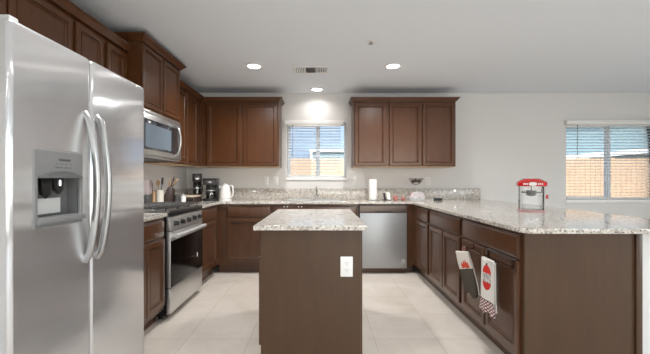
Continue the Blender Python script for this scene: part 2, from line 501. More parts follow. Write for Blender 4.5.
b = B(); b.prism([(8.6, 2.02), (19, 2.9), (19, 3.08), (8.6, 2.2)], -1.6, 0, 'y'); b.build('fascia', WHITE, hs, smooth=False)

# ================================================================== CEILING FITTINGS
LENS = emit('lit lamp lens', (1, .97, .92), 9)
def ceiling_light(x, y, label, energy=CEILING_LIGHT_W, vis=True):
    r = thing('ceiling_light', label, 'ceiling light', (x, y, CEIL), group=None)
    b = B(); b.lathe([(.070, -.001), (.092, -.001), (.094, -.006), (.088, -.011), (.074, -.012), (.070, -.006)], n=36, cap=False); b.build('trim_ring', WHITE, r)
    b = B(); b.lathe([(0, -.007), (.071, -.007), (.071, -.002), (0, -.002)], n=36, cap=False); b.build('lens', LENS, r, label='glowing frosted lens')
    l = lamp('downlight_bulb', 'AREA', (0, 0, -.03), (0, 0, 0), energy, (1, .985, .975), shape='DISK', size=.14)
    l.data.spread = R(150); l.parent = r
    return r
ceiling_light(-.743, 3.68, 'round recessed ceiling light left of the air vent')
ceiling_light(.798, 3.68, 'round recessed ceiling light right of the air vent')
ceiling_light(-.056, 4.62, 'round recessed ceiling light by the wall above the sink window', energy=2.6)
for (x, y) in ((-.743, 1.3), (.798, 1.3), (-.743, -1.2), (.798, -1.2), (3.9, .6), (3.6, 2.3), (3.9, -2.6), (1.2, -3.4)):  # unseen ceiling lights added to brighten the room from outside the view
    ceiling_light(x, y, 'round recessed ceiling light added out of view for fill', energy=(10 if x < 2 and y < 1.4 else 12))['group'] = 'unseen added ceiling lights'
v = thing('air_vent', 'white rectangular air vent in the ceiling with grey middle louvres', 'vent', (-.117, 3.81, CEIL))
b = B(); hw, hd = .205, .115
b.box(-hw, hw, -hd, -hd + .022, -.010, -.001, bev=.003); b.box(-hw, hw, hd - .022, hd, -.010, -.001, bev=.003)
b.box(-hw, -hw + .022, -hd + .022, hd - .022, -.010, -.001, bev=.003); b.box(hw - .022, hw, -hd + .022, hd - .022, -.010, -.001, bev=.003)
b.box(-.062, -.056, -hd + .022, hd - .022, -.009, -.001); b.box(.056, .062, -hd + .022, hd - .022, -.009, -.001)
b.build('frame', WHITE, v)
b = B(); b.box(-hw + .02, hw - .02, -hd + .02, hd - .02, -.002, -.001); b.build('backing', DARKGREY, v)
b = B()
for s in (-1, 1):
    b = B()
    for k in range(6):
        xx = s * (.073 + k * .020)
        b.box(-.006, .006, -hd + .024, hd - .024, -.0008, .0008, M=Matrix.Translation((xx, 0, -.006)) @ Matrix.Rotation(s * R(30), 4, 'Y'))
    b.build('louvre', WHITE, v)
b = B()
for k in range(12):
    yy = -hd + .03 + k * .0155
    b.box(-.054, .054, -.005, .005, -.0008, .0008, M=Matrix.Translation((0, yy, -.006)) @ Matrix.Rotation(R(40), 4, 'X'))
b.build('middle_louvre', GREYPL, v, label='grey middle louvres')
v = thing('fire_sprinkler', 'small white fire sprinkler cover on the ceiling', 'sprinkler', (.455, 3.02, CEIL))
b = B(); b.lathe([(0, -.001), (.04, -.001), (.042, -.004), (.03, -.009), (0, -.010)], n=28, cap=False); b.build('cover_plate', WHITE, v)
b = B(); b.lathe([(.009, -.009), (.009, -.026), (.02, -.028), (.02, -.031), (0, -.031)], n=18, cap=False); b.build('deflector', SATIN, v)

# ================================================================== CABINETS
def door_bm(w_, h_, t=.022, rail=.040):
    """cabinet door, local: x 0..w, z 0..h, back at y=0, face at y=-t, with a moulded recessed panel"""
    b = B()
    rings = [(0, 0), (0, -t + .006), (.002, -t + .002), (.006, -t), (rail, -t), (rail + .0015, -t + .012), (rail + .0065, -t + .012), (rail + .008, -t + .001), (rail + .011, -t + .0005),
             (rail + .019, -t + .008), (rail + .020, -t + .011)]
    prev = None
    first = None
    for (i, y) in rings:
        r = [b.bm.verts.new(p) for p in ((i, y, i), (w_ - i, y, i), (w_ - i, y, h_ - i), (i, y, h_ - i))]
        if prev:
            for k in range(4): b.bm.faces.new((prev[k], prev[(k + 1) % 4], r[(k + 1) % 4], r[k]))
        else: first = r
        prev = r
    b.bm.faces.new(prev); b.bm.faces.new(first[::-1])
    return b
def drawer_bm(w_, h_, t=.020):
    b = B()
    rings = [(0, 0), (0, -t + .009), (.002, -t + .007), (.009, -t + .005), (.012, -t + .001), (.016, -t)]
    prev = None; first = None
    for (i, y) in rings:
        r = [b.bm.verts.new(p) for p in ((i, y, i), (w_ - i, y, i), (w_ - i, y, h_ - i), (i, y, h_ - i))]
        if prev:
            for k in range(4): b.bm.faces.new((prev[k], prev[(k + 1) % 4], r[(k + 1) % 4], r[k]))
        else: first = r
        prev = r
    b.bm.faces.new(prev); b.bm.faces.new(first[::-1])
    return b
def part_door(root, x, z, w_, h_, mat, n='door', y=-.001):
    return (drawer_bm if n == 'drawer_front' else door_bm)(w_, h_).build(n, mat, root, loc=(x, y, z), angle=18)

BASE_TOP = .883
def base_cabinet(label, loc, rz, w_, doors, drawers, d=.59, lo=.15, dsplit=.703, dtop=.862, mat=WOOD, toe=True, sink=False, name='base_cabinet'):
    r = thing(name, label, 'cabinet', loc, rz)
    b = B(); b.box(.0005, w_ - .0005, 0, d, .105, .70 if sink else BASE_TOP)
    if sink: b.box(.0005, w_ - .0005, 0, .02, .7, BASE_TOP); b.box(.0005, .018, .02, d, .7, BASE_TOP); b.box(w_ - .018, w_ - .0005, .02, d, .7, BASE_TOP)
    b.build('body', mat, r, smooth=False)
    if toe:
        b = B(); b.box(.0005, w_ - .0005, .07, d, .001, .104); b.build('toe_kick', mat, r, smooth=False)
    for (x0, x1) in doors: part_door(r, x0, lo, x1 - x0, dsplit - lo, mat)
    for (x0, x1) in drawers: part_door(r, x0, dsplit + .018, x1 - x0, dtop - dsplit - .018, mat, 'drawer_front')
    return r
XL = -1.325       # plane of the left run's cabinet boxes
RL = R(90)
# left run (local x runs away from the camera)
base_cabinet('brown base cabinet between the refrigerator and the range', (XL, 2.175, 0), RL, .622, [(.02, .305), (.315, .60)], [(.02, .60)])
base_cabinet('brown base cabinet with one door between range and back corner', (XL, 3.566, 0), RL, .674, [(.03, .575)], [(.03, .575)])
# blind corner box behind it
r = base_cabinet('back left corner base cabinet with single wide door and drawer', (XL, 4.24, 0), 0, .71, [(.125, .69)], [(.125, .69)])
# sink base
r = base_cabinet('wide sink base cabinet under the kitchen window', (XL + .71, 4.24, 0), 0, 1.095, [(.02, .54), (.555, 1.075)], [(.02, 1.075)], sink=True)
for xx in (.147, .187, .33, .37):
    b = B(); b.box(xx - .007, xx + .007, -.027, -.0225, .846, .858, bev=.002); b.build('mark', WHITEPL, r, label='small white latch')  # small white blocks along the top of the sink front
# filler right of the dishwasher
XP = 1.19         # plane of the peninsula's boxes (doors face -x)
r = thing('cabinet_filler', 'narrow brown filler panel right of the dishwasher', 'cabinet', (1.097, 4.24, 0))
b = B(); b.box(0, .092, 0, .59, .105, BASE_TOP); b.build('body', WOOD, r, smooth=False)
b = B(); b.box(0, .092, .07, .59, .001, .104); b.build('toe_kick', WOOD, r, smooth=False)
RP = R(-90)
# peninsula (local x runs towards the camera)
base_cabinet('narrow peninsula base cabinet nearest the dishwasher corner', (XP, 4.239, 0), RP, .625, [(.19, .59)], [(.19, .59)], lo=.15)
base_cabinet('middle peninsula base cabinet with two doors under one drawer', (XP, 3.613, 0), RP, .825, [(.025, .405), (.425, .80)], [(.025, .80)])
r = base_cabinet('peninsula base cabinet where the mitt and towel hang', (XP, 2.787, 0), RP, .832, [(.03, .405), (.425, .815)], [(.03, .815)])
b = B(); b.box(.833, .853, -.004, .672, .001, BASE_TOP); b.build('end_panel', PANEL, r, label='flat brown end panel', smooth=False)
b = B(); b.box(.854, .866, .637, .672, .001, BASE_TOP, bev=.002); b.build('end_stile', PANEL, r)

# dishwasher
d = thing('dishwasher', 'stainless dishwasher with dark control strip', 'dishwasher', (.486, 4.24, 0))
b = B(); b.box(.003, .606, 0, .57, .072, .872); b.build('body', DARKGREY, d)
b = B(); b.box(.006, .603, -.030, -.001, .072, .775, bev=.006); b.build('door', STEELD, d)
b = B(); b.prism([(-.001, .779), (-.032, .779), (-.034, .80), (-.026, .868), (-.001, .868)], .006, .603, 'x'); b.build('control_panel', plain('dark brown metallic panel', (98, 84, 76), .35, .6), d)
b = B(); b.box(.2, .41, -.0352, -.033, .784, .799, bev=.001); b.build('pocket_handle', BLACKPL, d)
b = B()
for k in range(5): b.box(.40 + k * .028, .415 + k * .028, -.0335, -.029, .838, .843)
b.build('control_markings', GREYPL, d)
b = B(); b.lathe([(0, 0), (.022, 0), (.024, .001), (.022, .002), (0, .002)], n=28, cap=False, M=Matrix.Translation((.56, -.0305, .16)) @ Matrix.Rotation(R(90), 4, 'X'))
bo = b.build('badge', WHITEPL, d, label='round white badge')
b = B(); b.lathe([(.010, 0), (.016, 0), (.016, .001), (.010, .001)], n=24, cap=False, M=Matrix.Translation((.56, -.0328, .16)) @ Matrix.Rotation(R(90), 4, 'X')); b.build('badge_ring', DARKGREY, bo)
b = B(); b.box(.003, .606, .045, .5, .001, .068); b.build('toe_kick', WOOD, d)

# ------------------------------------------------------------------ worktops
def counter(name, label, us, vs, keep, rnd=(), rr=.05):
    r = thing(name, label, 'countertop', (0, 0, .884))
    s = grid_slab(us, vs, keep, 0, .030, 'z', round_pts=rnd, rr=rr).build('slab', GRANITE, r, bevel=.005, angle=30)
    return r
CX, CP0, CP1 = -1.29, 1.155, 2.36
SK = (-.50, .31, 4.33, 4.74)         # sink cut-out
def kmain(x, y):
    if SK[0] < x < SK[1] and SK[2] < y < SK[3]: return False
    if x < CX: return y > 3.566
    if x > CP0: return True
    return y > 4.205
rt = counter('countertop', 'speckled granite countertop running round the back wall and peninsula',
             [LEFT + .002, CX, SK[0], SK[1], CP0, CP1], [1.885, 3.566, 4.205, SK[2], SK[3], BACK - .002], kmain, rnd=[(CP0, 1.885), (CP1, 1.885)], rr=.07)
b = B(); b.box(LEFT + .024, 2.32, BACK - .022, BACK - .002, .0305, .186, bev=.003); b.build('backsplash', GRANITE, rt)
b = B(); b.box(LEFT + .002, LEFT + .022, 3.566, BACK - .023, .0305, .186, bev=.003); b.build('side_backsplash', GRANITE, rt)
r2 = counter('countertop', 'short granite countertop between refrigerator and range', [LEFT + .002, CX], [2.175, 2.797], lambda x, y: True)
b = B(); b.box(LEFT + .002, LEFT + .022, 2.175, 2.797, .0305, .186, bev=.003); b.build('backsplash', GRANITE, r2)

# ------------------------------------------------------------------ island
il = thing('kitchen_island', 'brown kitchen island with granite top in the middle of the floor', 'kitchen island', (0, 0, 0))
IX0, IX1, IY0, IY1 = -.370, .243, 2.05, 3.14
b = B(); b.box(IX0, IX1, IY0 + .012, IY1, .10, BASE_TOP); b.box(IX0 + .07, IX1 - .002, IY0 + .013, IY1, .001, .0999); b.build('body', WOOD, il, smooth=False)
b = B(); b.box(IX0 - .001, IX1 + .001, IY0, IY0 + .0115, .001, BASE_TOP); b.build('end_panel', PANEL, il, smooth=False)
b = B(); b.box(IX1 + .0015, IX1 + .012, IY0, IY1, .001, BASE_TOP); b.build('back_panel', PANEL, il, smooth=False)
for k in range(2):
    y1 = IY0 + .03 + (k + 1) * .52
    dr = door_bm(.505, .553).build('door', WOOD, il, loc=(IX0 - .001, y1, .15), rz=R(-90), angle=25)
    dr = drawer_bm(.505, .141).build('drawer_front', WOOD, il, loc=(IX0 - .001, y1, .721), rz=R(-90), angle=25)
s = grid_slab([-.412, .281], [2.013, 3.17], lambda x, y: True, .884, .914, 'z').build('countertop', GRANITE, il, bevel=.005, angle=30)
def outlet(label, loc, rz, kind='outlet', w_=.072, h_=.117, gang=1):
    o = thing('wall_outlet' if kind == 'outlet' else 'light_switch', label, kind, loc, rz)
    b = B(); b.box(-w_ / 2, w_ / 2, -.0065, -.001, -h_ / 2, h_ / 2, bev=.003); b.build('cover_plate', WHITEPL, o)
    if kind == 'outlet':
        for s_ in (-1, 1):
            b = B(); b.box(-.017, .017, -.0085, -.0068, s_ * .022 - .0145, s_ * .022 + .0145, bev=.004); q = b.build('socket', WHITEPL, o)
            b = B(); b.box(-.0075, -.0055, -.0092, -.0087, s_ * .022 - .003, s_ * .022 + .007); b.box(.0055, .0075, -.0092, -.0087, s_ * .022 - .003, s_ * .022 + .007)
            b.box(-.002, .002, -.0092, -.0087, s_ * .022 - .010, s_ * .022 - .006); b.build('slot', DARKGREY, q)
    else:
        for g in range(gang):
            xx = (g - (gang - 1) / 2) * .046
            b = B(); b.box(xx - .016, xx + .016, -.0095, -.0068, -.033, .033, bev=.002); b.build('rocker', WHITE, o)
    return o
outlet('white electrical outlet on the end of the island', (.158, IY0, .657), 0, w_=.076, h_=.124)
outlet('wall outlet over the backsplash left of the window, beside the switch', (-.80, BACK, 1.185), 0)
outlet('light switch plate between the outlet and the sink window', (-.655, BACK, 1.185), 0, 'switch', w_=.075)
outlet('switch plate on the wall just right of the sink window', (.50, BACK, 1.185), 0, 'switch')
outlet('wall outlet behind the two-tier fruit stand', (1.56, BACK, 1.175), 0)

# ------------------------------------------------------------------ sink and faucet
sk = thing('kitchen_sink', 'stainless double bowl sink set in the countertop', 'sink', (0, 0, .914))
def bowl(x0, x1):
    b = B(); y0, y1 = 4.365, 4.68; dp = -.17
    rings = [(x0, x1, y0, y1, .004), (x0 + .004, x1 - .004, y0 + .004, y1 - .004, -.01), (x0 + .012, x1 - .012, y0 + .012, y1 - .012, dp + .02), (x0 + .03, x1 - .03, y0 + .03, y1 - .03, dp)]
    prev = None
    for (a, c, e, f_, z) in rings:
        rr = [b.bm.verts.new(p) for p in ((a, e, z), (c, e, z), (c, f_, z), (a, f_, z))]
        if prev:
            for k in range(4): b.bm.faces.new((prev[k], prev[(k + 1) % 4], rr[(k + 1) % 4], rr[k]))
        prev = rr
    b.bm.faces.new(prev)
    return b
for a, c in ((-.47, -.105), (-.085, .28)):
    bowl(a, c).build('bowl', SATIN, sk)
    b = B(); b.lathe([(0, -.168), (.035, -.168), (.035, -.165), (0, -.166)], c=((a + c) / 2, 4.53, 0), n=20, cap=False); b.build('drain', CHROME, sk)
RX = [-.515, -.47, -.105, -.085, .28, .325]; RY = [4.31, 4.365, 4.68, 4.755]
grid_slab(RX, RY, lambda x, y: not ((-.47 < x < -.105 or -.085 < x < .28) and 4.365 < y < 4.68), .0005, .007, 'z').build('rim', SATIN, sk, bevel=.002)
fc = thing('faucet', 'slim metal faucet standing behind the sink', 'faucet', (-.065, 4.715, .9215))
b = B(); b.lathe([(.026, 0), (.026, .008), (.016, .014), (.014, .05), (.011, .055)], n=22); b.build('base', SATIN, fc)
b = B(); pts = [(0, 0, .05), (0, 0, .12)] + [(0, -.055 + .055 * math.cos(a), .12 + .055 * math.sin(a)) for a in [k * math.pi / 8 for k in range(1, 8)]] + [(0, -.11, .10)]
b.tube(pts, .009, 12); b.build('spout', plain('dark brushed metal', (120, 118, 116), .3, 1), fc)
b = B(); b.tube([(.02, 0, .03), (.055, -.005, .055)], .006, 8); b.build('handle', SATIN, fc)

# ------------------------------------------------------------------ wall cabinets
def upper(label, loc, rz, w_, h_, doors, d=.31, lo=.012, top=.045, mat=WOOD_UP, name='wall_cabinet'):
    r = thing(name, label, 'cabinet', loc, rz)
    b = B(); b.box(.0005, w_ - .0005, 0, d - .001, .006, h_); b.build('body', mat, r, smooth=False)
    b = B(); b.box(.0005, w_ - .0005, .002, d - .001, 0, .0055); b.build('bottom_panel', RAWWOOD, r, smooth=False, label='unstained light underside')
    for (x0, x1) in doors: part_door(r, x0, lo, x1 - x0, h_ - top - lo, mat)
    return r
XU = LEFT + .31
UB, UT = 1.372, 2.286
upper('brown wall cabinet above the refrigerator with two wide doors', (XU, 1.26, 1.83), RL, .914, UT - 1.83, [(.02, .45), (.462, .905)])
upper('brown wall cabinet between refrigerator and microwave', (XU, 2.176, UB), RL, .612, UT - UB, [(.024, .30), (.346, .598)])
upper('tall deeper wall cabinet over the microwave', (-1.53, 2.80, 1.812), RL, .76, 2.385 - 1.812, [(.012, .370), (.392, .748)], d=.42, top=.03)
upper('brown wall cabinet in the corner beyond the microwave', (XU, 3.562, UB), RL, .976, UT - UB, [(.045, .44), (.465, .80)])
upper('brown wall cabinet with two doors left of the sink window', (XU, 4.54, UB), 0, 1.066, UT - UB, [(.085, .548), (.585, 1.048)], d=.31)
upper('single door wall cabinet right of the sink window', (.445, 4.54, UB), 0, .470, UT - UB, [(.015, .445)])
upper('double door wall cabinet on the right over the fruit stand', (.9155, 4.54, UB), 0, .9245, UT - UB, [(.015, .450), (.470, .905)])

def crown(label, path, z, side=1, s=1.0):
    """moulding swept along a path; outward is to the right of travel when side=1"""
    prof = [(0, 0), (.006, 0), (.008, .008), (.012, .010), (.020, .022), (.034, .034), (.036, .040), (.042, .041), (.044, .048), (0, .048)]
    prof = [(a * s, c * s) for a, c in prof]
    b = B(); P = [Vector(p) for p in path]; n = len(P)
    rings = []
    for i, p in enumerate(P):
        dirs = []
        if i > 0: dirs.append((p - P[i - 1]).normalized())
        if i < n - 1: dirs.append((P[i + 1] - p).normalized())
        ns = [Vector((q.y, -q.x)) * side for q in dirs]
        m = sum(ns, Vector((0, 0)))
        if len(ns) == 2: m = m / (1 + ns[0].dot(ns[1]))
        rings.append([b.bm.verts.new((p.x + m.x * o, p.y + m.y * o, zz)) for o, zz in prof])
    k = len(prof)
    for a, c in zip(rings, rings[1:]):
        for j in range(k): b.bm.faces.new((a[j], a[(j + 1) % k], c[(j + 1) % k], c[j]))
    b.bm.faces.new(rings[0][::-1]); b.bm.faces.new(rings[-1])
    o = b.build('crown_molding', WOOD_UP, loc=(0, 0, z), angle=20)
    tag(o, label, 'molding'); return o
Zc = UT - .020
e = .0215
crown('crown molding over the cabinets above the refrigerator', [(LEFT + .002, 1.258), (XU + e, 1.258), (XU + e, 2.794)], Zc)
crown('raised crown molding round the tall cabinet over the microwave', [(LEFT + .002, 2.798), (-1.53 + e, 2.798), (-1.53 + e, 3.562), (LEFT + .35, 3.562)], 2.366, s=1.1)
crown('crown molding from the microwave cabinet round the corner to the window', [(XU + e, 3.620), (XU + e, 4.54 - e), (-.572, 4.54 - e), (-.572, BACK - .002)], Zc)
crown('crown molding over the three doors right of the sink window', [(.443, BACK - .002), (.443, 4.54 - e), (1.842, 4.54 - e), (1.842, BACK - .002)], Zc, side=1)

# ================================================================== REFRIGERATOR
FX, FY0, FW, FT = -1.135, 1.205, .937, 1.787
fg = thing('refrigerator', 'large stainless side-by-side refrigerator with ice and water dispenser', 'refrigerator', (FX, FY0, 0), RL)
SIDE = plain('light grey appliance side', (176, 176, 177), .4, .3)
b = B(); b.box(.01, FW - .01, .075, .79, .02, FT - .015, bev=.006); b.build('body', SIDE, fg)
b = B(); b.box(.03, FW - .03, .09, .6, .0, .019); b.build('kick_plate', BLACKPL, fg)
SM = .435
DX0, DX1, DZ0, DZ1 = .118, .363, 1.015, 1.305
def bowed(bobj, w_, amt=.012):
    pass
dl = grid_slab([.004, DX0, DX1, SM - .003], [.06, DZ0, DZ1, FT], lambda x, z: not (DX0 < x < DX1 and DZ0 < z < DZ1), 0, .07, 'y').build('door', STEELF, fg, bevel=.016, label='freezer door with dispenser')
dr_ = B(); dr_.box(SM + .003, FW - .004, 0, .07, .06, FT, bev=.016, seg=4); dr = dr_.build('door', STEELF, fg)
def fhandle(xc, parent):
    b = B(); pts = []; rs = []
    for k in range(25):
        t = k / 24; z = .80 + t * .715
        y = -.008 - .050 * math.sin(math.pi * t) ** .75
        pts.append((xc, y if 0 < k < 24 else .004, z)); rs.append(.0135)
    b.tube(pts, rs, 14, up=(1, 0, 0), flat=1.3); return b.build('handle', HANDLE, parent)
fhandle(SM - .042, dl); fhandle(SM + .042, dr)
# dispenser: a grey frame, control face, arched hood, recess, paddle, tray
dp = B(); f0, f1, g0, g1 = DX0 - .014, DX1 + .010, DZ0 - .022, DZ1 + .010
dsp = grid_slab([f0, DX0 + .005, DX1 - .005, f1], [g0, DZ0 + .022, 1.20, g1], lambda x, z: not (DX0 + .005 < x < DX1 - .005 and DZ0 + .022 < z < 1.20), -.004, .012, 'y').build('dispenser', GREYPL, fg, bevel=.004)
b = B(); y1 = .065
b.box(DX0 + .002, DX0 + .006, .013, y1, DZ0 + .004, DZ1 - .004); b.box(DX1 - .006, DX1 - .002, .013, y1, DZ0 + .004, DZ1 - .004)
b.box(DX0 + .006, DX1 - .006, y1 - .004, y1, DZ0 + .004, DZ1 - .004)
b.build('recess', plain('dark grey recess plastic', (108, 108, 108), .4), dsp)
b = B(); n = 16; cx = (DX0 + DX1) / 2; hwid = (DX1 - DX0) / 2 - .004
poly = [(cx - hwid, 1.198)] + [(cx - hwid + 2 * hwid * k / n, 1.203 + .026 * math.sin(math.pi * k / n)) for k in range(n + 1)] + [(cx + hwid, 1.198)]
b.prism(poly, -.018, -.0045, 'y', bev=.002); b.build('hood', DARKGREY and plain('mid grey hood plastic', (98, 98, 99), .35), dsp)
b = B(); b.prism([(DX0 - .004, DZ0 - .004), (DX1 + .004, DZ0 - .004), (DX1 + .004, DZ0 + .02), (DX0 - .004, DZ0 + .02)], -.022, .05, 'y', bev=.004); b.build('drip_tray', GREYPL, dsp)
for xx, zz in ((.195, 1.15), (.262, 1.165)):
    b = B(); b.prism([(xx - .03, zz + .045), (xx + .03, zz + .045), (xx + .022, zz - .02), (xx, zz - .038), (xx - .022, zz - .02)], .02, .036, 'y', bev=.004); b.build('paddle', BLACKPL, dsp)
b = B(); b.tube([(.262, .02, 1.19), (.262, .02, 1.165)], .008, 10); b.build('water_nozzle', CHROME, dsp)
b = B(); b.box(DX0 + .03, DX0 + .19, .053, .055, 1.045, 1.112); b.build('sticker', plain('white paper sticker', (214, 214, 212), .7), dsp, label='white paper label')
INK = plain('dark print', (62, 62, 64), .5)
text_mesh('brand_lettering', 'FRIGIDAIRE', .0135, INK, dsp, (.262, -.0047, 1.278), (R(90), 0, 0))
b = B()
for k in range(4):
    b.box(.215 + k * .026, .220 + k * .026, -.0048, -.004, 1.258, 1.261)
    b.box(.209 + k * .026, .225 + k * .026 - (k % 2) * .005, -.0048, -.004, 1.243, 1.246)
b.build('button_markings', INK, dsp)
for xx in (.032,):
    b = B(); b.prism([(xx - .026, .004), (xx + .012, .004), (xx + .012, .12), (xx - .026, .12)], FT - .014, FT + .010, 'z', bev=.006); b.build('hinge_cover', plain('light grey plastic', (190, 190, 190), .4), fg)

# ================================================================== RANGE
RX0, RY0, RW_ = -1.295, 2.802, .76
g = thing('gas_range', 'stainless gas range with black glass oven door and front knobs', 'range', (RX0, RY0, 0), RL)
b = B(); b.box(.002, RW_ - .002, .012, .62, .04, .905); b.build('body', BLACKPL, g)
b = B()
for xx in (.05, RW_ - .05):
    for yy in (.08, .55): b.lathe([(.018, 0), (.018, .039)], c=(xx, yy, 0), n=12)
b.build('feet', BLACKPL, g)
b = B(); b.box(.004, RW_ - .004, -.022, .011, .055, .270, bev=.004); b.build('drawer', STEELR, g)
od = B(); od.box(.004, RW_ - .004, -.024, .011, .277, .752, bev=.004); od = od.build('oven_door', STEELR, g)
b = B(); b.box(.0045, RW_ - .0045, -.027, -.0245, .279, .672, bev=.001); b.build('window', BLACKGL, od, label='black glass window')
b = B(); b.tube([(.03, -.062, .712), (RW_ - .03, -.062, .712)], .018, 14); b.box(.035, .06, -.055, -.024, .70, .724, bev=.003); b.box(RW_ - .06, RW_ - .035, -.055, -.024, .70, .724, bev=.003)
b.build('handle', plain('light brushed handle', (214, 213, 211), .42, .7), od)
b = B(); b.lathe([(0, 0), (.011, 0), (.011, .001), (0, .001)], n=20, cap=False, M=Matrix.Translation((.60, -.0275, .43)) @ Matrix.Rotation(R(90), 4, 'X') @ Matrix.Scale(2.2, 4, (0, 1, 0))); b.build('badge', WHITEPL, od)
cp = B(); cp.prism([(.011, .758), (-.024, .758), (-.012, .872), (.011, .885)], .004, RW_ - .004, 'x', bev=.002); cp = cp.build('control_panel', STEELR, g)
for k in range(5):
    xx = .10 + k * .14
    Mk = Matrix.Translation((xx, -.0195, .815)) @ Matrix.Rotation(R(96), 4, 'X')
    b = B(); b.lathe([(.024, -.002), (.025, .004), (.021, .008), (.019, .026), (.016, .029), (0, .029)], n=24, M=Mk, cap=False); kb = b.build('knob', plain('dark knob', (60, 60, 60), .3, .5) if not k else kb.data.materials[0], g)
    b = B(); b.box(-.0035, .0035, -.018, .018, .026, .0335, bev=.0015, M=Mk); b.build('knob_grip', BLACKPL, kb, label='black pointer bar')
ct = B(); ct.box(.0, RW_, -.018, .625, .9055, .925, bev=.004); ct = ct.build('cooktop', plain('dark brushed cooktop', (120, 116, 112), .35, .7), g)
b = B(); b.box(.001, RW_ - .001, -.023, -.0185, .886, .926, bev=.002); b.build('front_trim', BLACKPL, g)
for k in range(3):
    x0 = .02 + k * .243
    gr = B(); bw = .007; z0, z1 = .944, .957; y0, y1 = .02, .56; x1 = x0 + .234
    gr.box(x0, x1, y0, y0 + .012, z0, z1, bev=.002); gr.box(x0, x1, y1 - .012, y1, z0, z1, bev=.002)
    gr.box(x0, x0 + .012, y0 + .012, y1 - .012, z0, z1, bev=.002); gr.box(x1 - .012, x1, y0 + .012, y1 - .012, z0, z1, bev=.002)
    gr.box((x0 + x1) / 2 - .005, (x0 + x1) / 2 + .005, y0 + .012, y1 - .012, z0, z1, bev=.002)
    for yy in (.15, .29, .43): gr.box(x0 + .012, x1 - .012, yy - .005, yy + .005, z0, z1 - .001, bev=.002)
    for xx in (x0 + .006, x1 - .006):
        for yy in (y0 + .006, y1 - .006): gr.box(xx - .005, xx + .005, yy - .005, yy + .005, .9255, z0, bev=.001)
    gr.build('grate', CASTIRON, ct)
    for yy in (.15, .43):
        b = B(); b.lathe([(.05, .9255), (.045, .932), (.036, .934), (.036, .940), (0, .942)], c=((x0 + x1) / 2, yy, 0), n=24, cap=False); b.build('burner', CASTIRON, ct)
b = B(); b.box(.0, RW_, .60, .648, .926, .985, bev=.008); b.build('backguard', STEELR, g)

# ================================================================== MICROWAVE
MX = -1.511
mw = thing('microwave', 'stainless over-the-range microwave under the tall wall cabinet', 'microwave', (MX, 2.803, 1.388), RL)
b = B(); b.box(.001, .754, .022, .435, 0, .412, bev=.003); b.build('body', DARKGREY, mw)
MD = .012
b = B(); b.box(.001, .754, -.006, .021, .382, .412, bev=.002); b.box(.001, .754, -.006, .021, .0, .02, bev=.002); b.build('vent_strip', STEELX, mw)
md = B(); md.box(.001, .754, -.014, .021, .021, .381, bev=.005); md = md.build('door', STEELX, mw)
b = B(); b.box(.010, .665, -.0165, -.0145, .07, .335, bev=.001); b.build('window', plain('dark tinted glass', (48, 54, 60), .08, coat=.5), md, label='dark glass window')
b = B(); b.box(.02, .51, -.0175, -.017, .09, .295); b.build('inner_screen', plain('window screen with reflection tint', (118, 132, 144), .12), md)  # blue grey colour imitates the reflection on the microwave glass
b = B(); pts = []
for k in range(21):
    t = k / 20; pts.append((.585, (-.014 if k in (0, 20) else -.024 - .055 * math.sin(math.pi * t) ** .6), .045 + t * .315))
b.tube(pts, .0125, 12, up=(1, 0, 0), flat=.9); b.build('handle', SATIN, md)
text_mesh('brand_lettering', 'Whirlpool', .022, WHITEPL, md, (.47, -.0147, .355), (R(90), 0, 0))

b = B(); b.box(.03, .17, .26, .31, -.004, -.0005, bev=.001); hl = b.build('added_fill_lens', emit('added fill lamp', (1, .98, .95), 4), mw, label='added fill lamp under the microwave')  # lens and lamp added here to brighten the wall behind the range
l = lamp('added_fill_light', 'AREA', (.10, .285, -.012), (0, 0, 0), 9, (.93, .97, 1), shape='RECTANGLE', size=.13, size_y=.05); l.parent = mw

# ================================================================== COUNTER ITEMS
CT = .9145
def cup(b, r0, r1, h, t=.004, c=(0, 0, 0), n=28):
    b.lathe([(0, 0), (r0, 0), (r1, h), (r1 - t, h), (r0 - t, t), (0, t)], c=c, n=n, cap=False); return b
